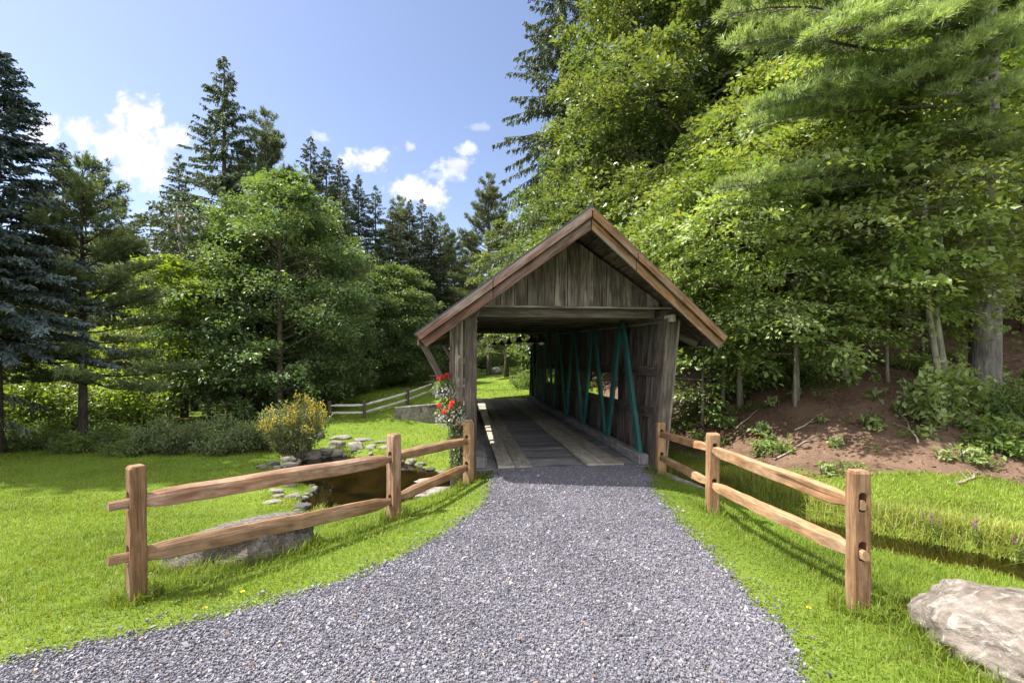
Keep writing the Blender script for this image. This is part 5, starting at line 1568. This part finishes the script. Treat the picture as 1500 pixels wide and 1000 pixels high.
def loosestrife(X, Y, s):
    global LOOSE
    try:
        o = clone(LOOSE)
    except NameError:
        r = rng(31); random.seed(31); lv = Leaves(); w = MB(); fl = Leaves()
        root = empty('loosestrife_plant')
        for k in range(4):
            a = r.uniform(0, 6.28); e = Vector((math.cos(a) * .10, math.sin(a) * .10, .62 + r.uniform(-.1, .1))); w.tube([(0, 0, -.03), e * .5, e], [.006, .005, .003], 4)
            t = r.uniform(.1, .75, 26); P = np.outer(t, np.array(e)); lv.add(P, r.normal(0, 1, (26, 3)), np.array([0, 0, 1.]) + r.normal(0, .4, (26, 3)), .085, .022)
            if k < 2:
                t = r.uniform(.78, 1.06, 44); P = np.outer(t, np.array(e)) + r.normal(0, .013, (44, 3)); fl.add(P, r.normal(0, 1, (44, 3)), r.normal(0, 1, (44, 3)), .03, .026)
        w.build('stem', LF_SHRUB, root); obj('foliage', lv.mesh('foliage', [LF_FERN]), root); obj('flower_spike', fl.mesh('flower_spike', [FL_PURPLE]), root)
        LOOSE = root; o = root
    o.location = (X, Y, H(X, Y)); o.scale = (s,) * 3; o.rotation_euler = (0, 0, X * 7)
    tag(o, 'purple loosestrife flowering in the creek grass on the right', 'flower', 'purple loosestrife by the creek')


for px, py in [(1358, 765), (1372, 768), (1432, 778), (1494, 798)]:
    X, Y, z = ground_at_px(px, py + 25, -.2); loosestrife(X, Y, .4)


# ------------------------------------------------------------------ grass
def ok_turf(x, y, margin=.02):
    pd = poly_sd(x, y, PATH) + wav(x, y, 17, 5) * .06 + wav(x, y, 42, 6) * .035
    sd = poly_sd(x, y, POND); d, _ = line_d(x, y, CREEK)
    u = x * CA + y * SA; v = -x * SA + y * CA
    under = (u > -.25) & (u < 3.15) & (v > 6.75) & (v < 19.6)
    return (pd < -margin) & (sd < -.05) & (d > .42) & ~under


def blades(name, x, y, L, W, lean, mat, seed, label):
    r = rng(seed); n = len(x); z = hz(x, y) - .004
    a = r.uniform(0, 6.28, n); ca, sa = np.cos(a), np.sin(a); le = lean * np.abs(r.normal(0, 1, n))
    base = np.stack([x, y, z], 1); sd = np.stack([-sa, ca, 0 * a], 1) * (W / 2)[:, None]
    dr = np.stack([ca, sa, 0 * a], 1)
    mid = base + dr * (L * .22 * le)[:, None] + np.array([0, 0, 1.]) * (L * .55)[:, None]
    tip = base + dr * (L * .75 * le)[:, None] + np.array([0, 0, 1.]) * (L * (1 - .18 * np.minimum(le, 3)))[:, None]
    V = np.stack([base - sd, base + sd, mid - sd * .75, mid + sd * .75, tip], 1).reshape(-1, 3)
    o = np.arange(n)[:, None] * 5
    idx = np.concatenate([o + [0, 1, 3], o + [0, 3, 2], o + [2, 3, 4]], 1).reshape(-1)
    ob = obj(name, np_mesh(name, V, 3, idx, mat)); tag(ob, label, None, None, 'stuff')
    return ob


def build_grass():
    r = rng(41); X = []; Y = []; LL = []; WW = []
    for y0, y1, dens, l0, w0 in [(.8, 3.0, 3600, .062, .0046), (3.0, 4.6, 3000, .058, .0050), (4.6, 7.5, 1600, .056, .0064), (7.5, 12.5, 620, .052, .0095), (12.5, 20, 200, .055, .016), (20, 30, 60, .06, .03)]:
        w = 1.3 * y1 + 3; area = 2 * w * (y1 - y0); n = int(area * dens)
        x = r.uniform(-w, w, n); y = r.uniform(y0, y1, n); k = (np.abs(x) < 1.25 * y + 3.2); x, y = x[k], y[k]
        k = ok_turf(x, y) & (soil_mask(x, y) + wav(x, y, 3.5, 8) * .45 < .55); x, y = x[k], y[k]
        near = np.clip((-poly_sd(x, y, PATH)) / .5, 0, 1)
        patch = .8 + .45 * wav(x, y, 2.6, 12) + .4 * wav(x, y, 9, 13)
        X.append(x); Y.append(y); LL.append(l0 * r.uniform(.5, 1.25, len(x)) * np.clip(patch, .35, 1.6) * (.45 + .75 * near)); WW.append(w0 * r.uniform(.7, 1.2, len(x)))
    x, y = np.concatenate(X), np.concatenate(Y)
    blades('lawn_grass', x, y, np.concatenate(LL), np.concatenate(WW), 1.15, GRASS, 1, 'short green lawn grass on both sides of the path')
    # sedge along the far bank of the creek
    n = 110000; x = r.uniform(2.6, 11, n); y = r.uniform(2.5, 11, n)
    d, _ = line_d(x, y, CREEK); sd = poly_sd(x, y, POND)
    # far side only: compare with the creek line
    xc = np.interp(y, CREEK[::-1, 1], CREEK[::-1, 0])
    k = (d > .30) & (x > xc) & (soil_mask(x, y) < .5) & (r.uniform(0, 1, n) < np.clip(1.25 - (d - .4) / 1.6, .25, 1)); x, y, d = x[k], y[k], d[k]
    L = (.07 + .27 * np.clip(1 - (d - .4) / .8, 0, 1)) * r.uniform(.5, 1.3, len(x))
    blades('creek_sedge', x, y, L, .008 * r.uniform(.7, 1.4, len(x)), 1.3, SEDGE, 2, 'tall yellow green sedge on the far creek bank')
    # rougher tufts round the pond shore
    n = 30000; x = r.uniform(-6.5, -.5, n); y = r.uniform(6.4, 13.6, n); sd = poly_sd(x, y, POND)
    k = (sd < -.03) & (sd > -.35) & (wav(x, y, 4, 15) > .05); x, y = x[k], y[k]
    blades('shore_grass', x, y, .12 * r.uniform(.5, 1.4, len(x)), .010 * r.uniform(.7, 1.3, len(x)), .9, SEDGE, 3, 'rough grass tufts round the pond shore')
    # longer unmown grass at the foot of the boulder, the flat rock and the posts
    X = []; Y = []
    for cx, cy, a, bq, rz, n in [(3.24, 2.36, .92, .72, -.24, 2600), (-2.45, 3.95, .64, .38, .24, 1500), (-2.55, 3.09, .10, .10, 0, 260), (-1.28, 4.93, .11, .11, 0, 220), (-.6, 6.28, .11, .11, 0, 200), (2.22, 2.92, .10, .10, 0, 280), (2.28, 5.19, .11, .11, 0, 220), (2.22, 6.8, .11, .11, 0, 200)]:
        t = r.uniform(0, 6.28, n); q = 1 + np.abs(r.normal(0, .10, n)) * (1 if a > .3 else 4); ex, ey = a * q * np.cos(t), bq * q * np.sin(t)
        X.append(cx + ex * math.cos(rz) - ey * math.sin(rz)); Y.append(cy + ex * math.sin(rz) + ey * math.cos(rz))
    x, y = np.concatenate(X), np.concatenate(Y); k = poly_sd(x, y, PATH) < -.03; x, y = x[k], y[k]
    blades('unmown_grass', x, y, .12 * r.uniform(.45, 1.35, len(x)), .0055 * r.uniform(.7, 1.3, len(x)), 1.0, GRASS, 4, 'longer unmown grass round the stones and fence posts')
    n = 46; x = r.uniform(-2.6, 1.6, n); y = r.uniform(2.2, 6.4, n); k = poly_sd(x, y, PATH) > .1; x, y = x[k], y[k]; lv = Leaves()
    D = r.normal(0, 1, (len(x), 3)); D[:, 2] *= .15; lv.add(np.stack([x, y, hz(x, y) + .032], 1), D, np.array([0, 0, 1.]) + r.normal(0, .25, (len(x), 3)), r.uniform(.025, .05, len(x)), r.uniform(.018, .03, len(x)))
    o = obj('dry_leaves', lv.mesh('dry_leaves', [DRYLEAF])); tag(o, 'a few dry leaves blown onto the gravel path', None, None, 'stuff')
    # clover and broad leaves at the path edge
    n = 60000; x = r.uniform(-4.5, 3.4, n); y = r.uniform(1.8, 7.0, n); pd = -poly_sd(x, y, PATH)
    k = ok_turf(x, y, -.03) & (r.uniform(0, 1, n) < np.exp(-np.maximum(pd, 0) / .16) * .75 + .05); x, y = x[k], y[k]; m = len(x)
    lv = Leaves(); P = np.stack([x, y, hz(x, y) + r.uniform(.008, .035, m)], 1); D = r.normal(0, 1, (m, 3)); D[:, 2] *= .3
    lv.add(P, D, np.array([0, 0, 1.]) + r.normal(0, .35, (m, 3)), r.uniform(.012, .028, m), r.uniform(.010, .022, m))
    o = obj('clover', lv.mesh('clover', [LF_FERN])); tag(o, 'small clover leaves along the edge of the gravel', None, None, 'stuff')


build_grass()


def build_gravel():
    r = rng(51); X = []; Y = []; S = []
    for y0, y1, dens, s in [(.6, 2.0, 3000, .0125), (2.0, 3.4, 11500, .0078), (3.4, 5.0, 9500, .0083), (5.0, 7.0, 6500, .0092)]:
        w = max(4.2, 1.25 * y1); n = int((w + 2.3) * (y1 - y0) * dens); x = r.uniform(-w, 2.3, n); y = r.uniform(y0, y1, n)
        k = (poly_sd(x, y, PATH) + wav(x, y, 17, 5) * .06 + wav(x, y, 42, 6) * .035 + r.normal(0, .035, n) + (r.uniform(0, 1, n) < .07) * r.uniform(0, .20, n) > -.01) & (np.abs(x) < 1.25 * y + .4)
        u = x * CA + y * SA; v = -x * SA + y * CA
        k &= v < V0 - .02
        x, y = x[k], y[k]; X.append(x); Y.append(y); S.append(s * r.lognormal(0, .33, len(x)))
    x, y, s = np.concatenate(X), np.concatenate(Y), np.concatenate(S); n = len(x)
    m = 5; a = np.sort(r.uniform(0, 1, (n, m)) * .55 + np.arange(m) / m, 1) * 6.283 + r.uniform(0, 6.28, (n, 1))
    el = r.uniform(.5, 1.0, n)[:, None]; rad = s[:, None] * r.uniform(.65, 1.15, (n, m))
    lx, ly = rad * np.cos(a), rad * np.sin(a) * el; th = s * r.uniform(.25, .6, n)
    rot = r.uniform(0, 6.28, n); c, q = np.cos(rot)[:, None], np.sin(rot)[:, None]
    px, py = lx * c - ly * q, lx * q + ly * c
    tx, ty = r.normal(0, .20, n)[:, None], r.normal(0, .20, n)[:, None]
    z0 = (hz(x, y) + .012 + r.uniform(-.002, .010, n))[:, None]
    top = np.stack([x[:, None] + px * .9, y[:, None] + py * .9, z0 + px * tx + py * ty + th[:, None]], -1)
    bot = np.stack([x[:, None] + px, y[:, None] + py, z0 + px * tx + py * ty - .004], -1)
    V = np.concatenate([top, bot], 1).reshape(-1, 3); o = np.arange(n)[:, None] * 10
    tri = [[0, 1, 2], [0, 2, 3], [0, 3, 4]]
    for k in range(m):
        j = (k + 1) % m; tri += [[k, 5 + k, 5 + j], [k, 5 + j, j]]
    idx = np.concatenate([o + t for t in tri], 1).reshape(-1)
    ob = obj('slate_gravel', np_mesh('slate_gravel', V, 3, idx, SLATE)); tag(ob, 'loose blue grey slate chips covering the path', None, None, 'stuff')


build_gravel()


# ------------------------------------------------------------------ flower baskets, picnic table, small things
def flower_basket(px, py, Y, label, red, s=1.0):
    X, _, Z = px3(px, py, Y)
    root = empty('flower_basket', (X, Y, Z)); tag(root, label, 'flower basket')
    r = rng(int(px * 7 + py)); random.seed(int(px))
    b = MB(); b.tube([(0, 0, -.13), (0, 0, -.11), (0, 0, 0)], [.05, .09, .13], 12); b.build('basket', W_DARK, root)
    for k in range(3):
        pass
    b = MB(); b.beam((.06, .02, -.15), (.30, .06, -.15), (0, 1, 0), .09, .07); b.build('bracket', W_CEDAR, root, .006)
    lv = Leaves(); n = 520; d = unit(r.normal(0, 1, (n, 3))); d[:, 2] = np.abs(d[:, 2]) * 1.1 - .35; P = d * (.17 * s * r.uniform(.6, 1.1, n))[:, None] + [0, 0, .03]
    lv.add(P, d + r.normal(0, .4, (n, 3)), d + r.normal(0, .4, (n, 3)), .04, .028); obj('foliage', lv.mesh('foliage', [LF_FERN]), root)
    lv = Leaves(); n = 300; d = unit(r.normal(0, 1, (n, 3))); d[:, 2] = d[:, 2] * .7 - .25; P = d * (.20 * s * r.uniform(.85, 1.1, n))[:, None] + [0, 0, .0]
    lv.add(P, r.normal(0, 1, (n, 3)), d, .035, .035); obj('white_blossom', lv.mesh('white_blossom', [FL_WHITE]), root)
    lv = Leaves()
    for (cx, cy, cz) in red:
        n = 60; P = np.array([cx, cy, cz]) + unit(r.normal(0, 1, (n, 3))) * .027 * r.uniform(.5, 1, n)[:, None]; lv.add(P, r.normal(0, 1, (n, 3)), r.normal(0, 1, (n, 3)), .03, .028)
    obj('red_blossom', lv.mesh('red_blossom', [FL_RED]), root)
    return root


flower_basket(653, 567, 6.42, 'upper hanging basket of red and white flowers on the left wall', [(.0, -.14, .16), (-.06, -.16, .13), (.05, -.13, .17)], .9)
flower_basket(660, 603, 6.36, 'lower hanging basket of red and white flowers above the ivy', [(-.14, -.14, .10), (.03, -.19, .10), (-.06, -.2, .02), (.05, -.17, .15)], 1.1)


def ivy():
    X, Y = at(661, 6.42), 6.42; r = rng(61); random.seed(61); root = empty('trailing_ivy', (X, Y, 0)); tag(root, 'pale variegated ivy trailing down the left corner post', 'ivy')
    w = MB(); lv = Leaves()
    for k in range(9):
        x0, y0 = r.normal(0.03, .06), r.normal(-.02, .04); z = .84; p = []
        for i in range(8): p.append(Vector((x0 + r.normal(0, .015) + .012 * i, y0 + r.normal(0, .012), z - i * .115)))
        w.tube(p, [.004] * 8, 4, cap=False)
        n = 90; t = r.uniform(0, 6.99, n); j = t.astype(int); PT = np.array(p); P = PT[j] + (PT[j + 1] - PT[j]) * (t - j)[:, None] + r.normal(0, .025, (n, 3))
        lv.add(P, r.normal(0, 1, (n, 3)) + [0, 0, -.5], r.normal(0, .6, (n, 3)) + [0, -1, .3], .042, .036)
    w.build('stem', B_BROWN, root); obj('foliage', lv.mesh('foliage', [LF_IVY]), root)


ivy()


def picnic_table():
    X, Y = -3.25, 22.0; z = H(X, Y); root = empty('picnic_table', (X, Y, z), .2); tag(root, 'brown picnic table on the far lawn behind the flower baskets', 'picnic table')
    b = MB()
    for k in range(5): b.box(-.75, .75, -.36 + k * .146, -.36 + k * .146 + .138, .70, .74, axis=0)
    b.build('tabletop', W_RED, root)
    for s in (-1, 1):
        b = MB()
        for k in range(2): b.box(-.75, .75, s * .72 - .14 + k * .146, s * .72 - .14 + k * .146 + .138, .42, .46, axis=0)
        b.build('bench_seat', W_RED, root)
        b = MB(); b.beam((s * .55, -.62, 0), (s * .55, -.22, .70), (1, 0, 0), .05, .09); b.beam((s * .55, .62, 0), (s * .55, .22, .70), (1, 0, 0), .05, .09); b.beam((s * .55 + .05, -.85, .385), (s * .55 + .05, .85, .385), (1, 0, 0), .04, .08)
        b.build('leg', W_DARK, root)


picnic_table()
rock('standing_stone', (at(727, 40), 40, H(at(727, 40), 40) + .2), (.5, .45, .55), .3, RK_DARK, 'grey standing rock at the end of the lawn through the bridge', 'rock', 300, 3, .2, .7)


def fire_bowl():
    X, Y = at(708, 44), 44; root = empty('fire_bowl', (X, Y, H(X, Y))); tag(root, 'small dark fire bowl far away on the sunny lawn', 'fire bowl')
    b = MB(); b.tube([(0, 0, .2), (0, 0, .25), (0, 0, .35), (0, 0, .5)], [.15, .35, .52, .58], 14); b.build('bowl', BLACK, root, 0, True)
    for k in range(3):
        a = k * 2.09; b = MB(); b.beam((math.cos(a) * .4, math.sin(a) * .4, -.02), (math.cos(a) * .25, math.sin(a) * .25, .26), (0, 0, 1), .05, .05); b.build('leg', BLACK, root)


fire_bowl()


def dandelions():
    r = rng(91); first = None
    for px, py in [(205, 846), (355, 880), (568, 815), (300, 905), (1185, 905)]:
        X, Y, z = ground_at_px(px, py)
        if first is None:
            root = empty('dandelion_flower'); lv = Leaves(); a = np.linspace(0, 6.28, 26)[:-1]
            D = np.stack([np.cos(a), np.sin(a), .25 + 0 * a], 1); lv.add(np.zeros((25, 3)) + [0, 0, .06], D, np.zeros((25, 3)) + [0, 0, 1.], .017, .006)
            lv.add(np.zeros((14, 3)) + [0, 0, .063], r.normal(0, 1, (14, 3)) * [1, 1, .3] + [0, 0, .4], r.normal(0, 1, (14, 3)), .012, .005)
            obj('blossom', lv.mesh('blossom', [FL_YELLOW]), root)
            w = MB(); w.tube([(0, 0, -.01), (.002, 0, .03), (0, 0, .06)], [.0022, .002, .002], 5); w.build('stem', LF_FERN, root); first = root; o = root
        else:
            o = clone(first)
        o.location = (X, Y, z); o.rotation_euler = (0, 0, X * 5); tag(o, 'tiny yellow dandelion flowering in the lawn near the path', 'flower', 'dandelions in the lawn')


dandelions()
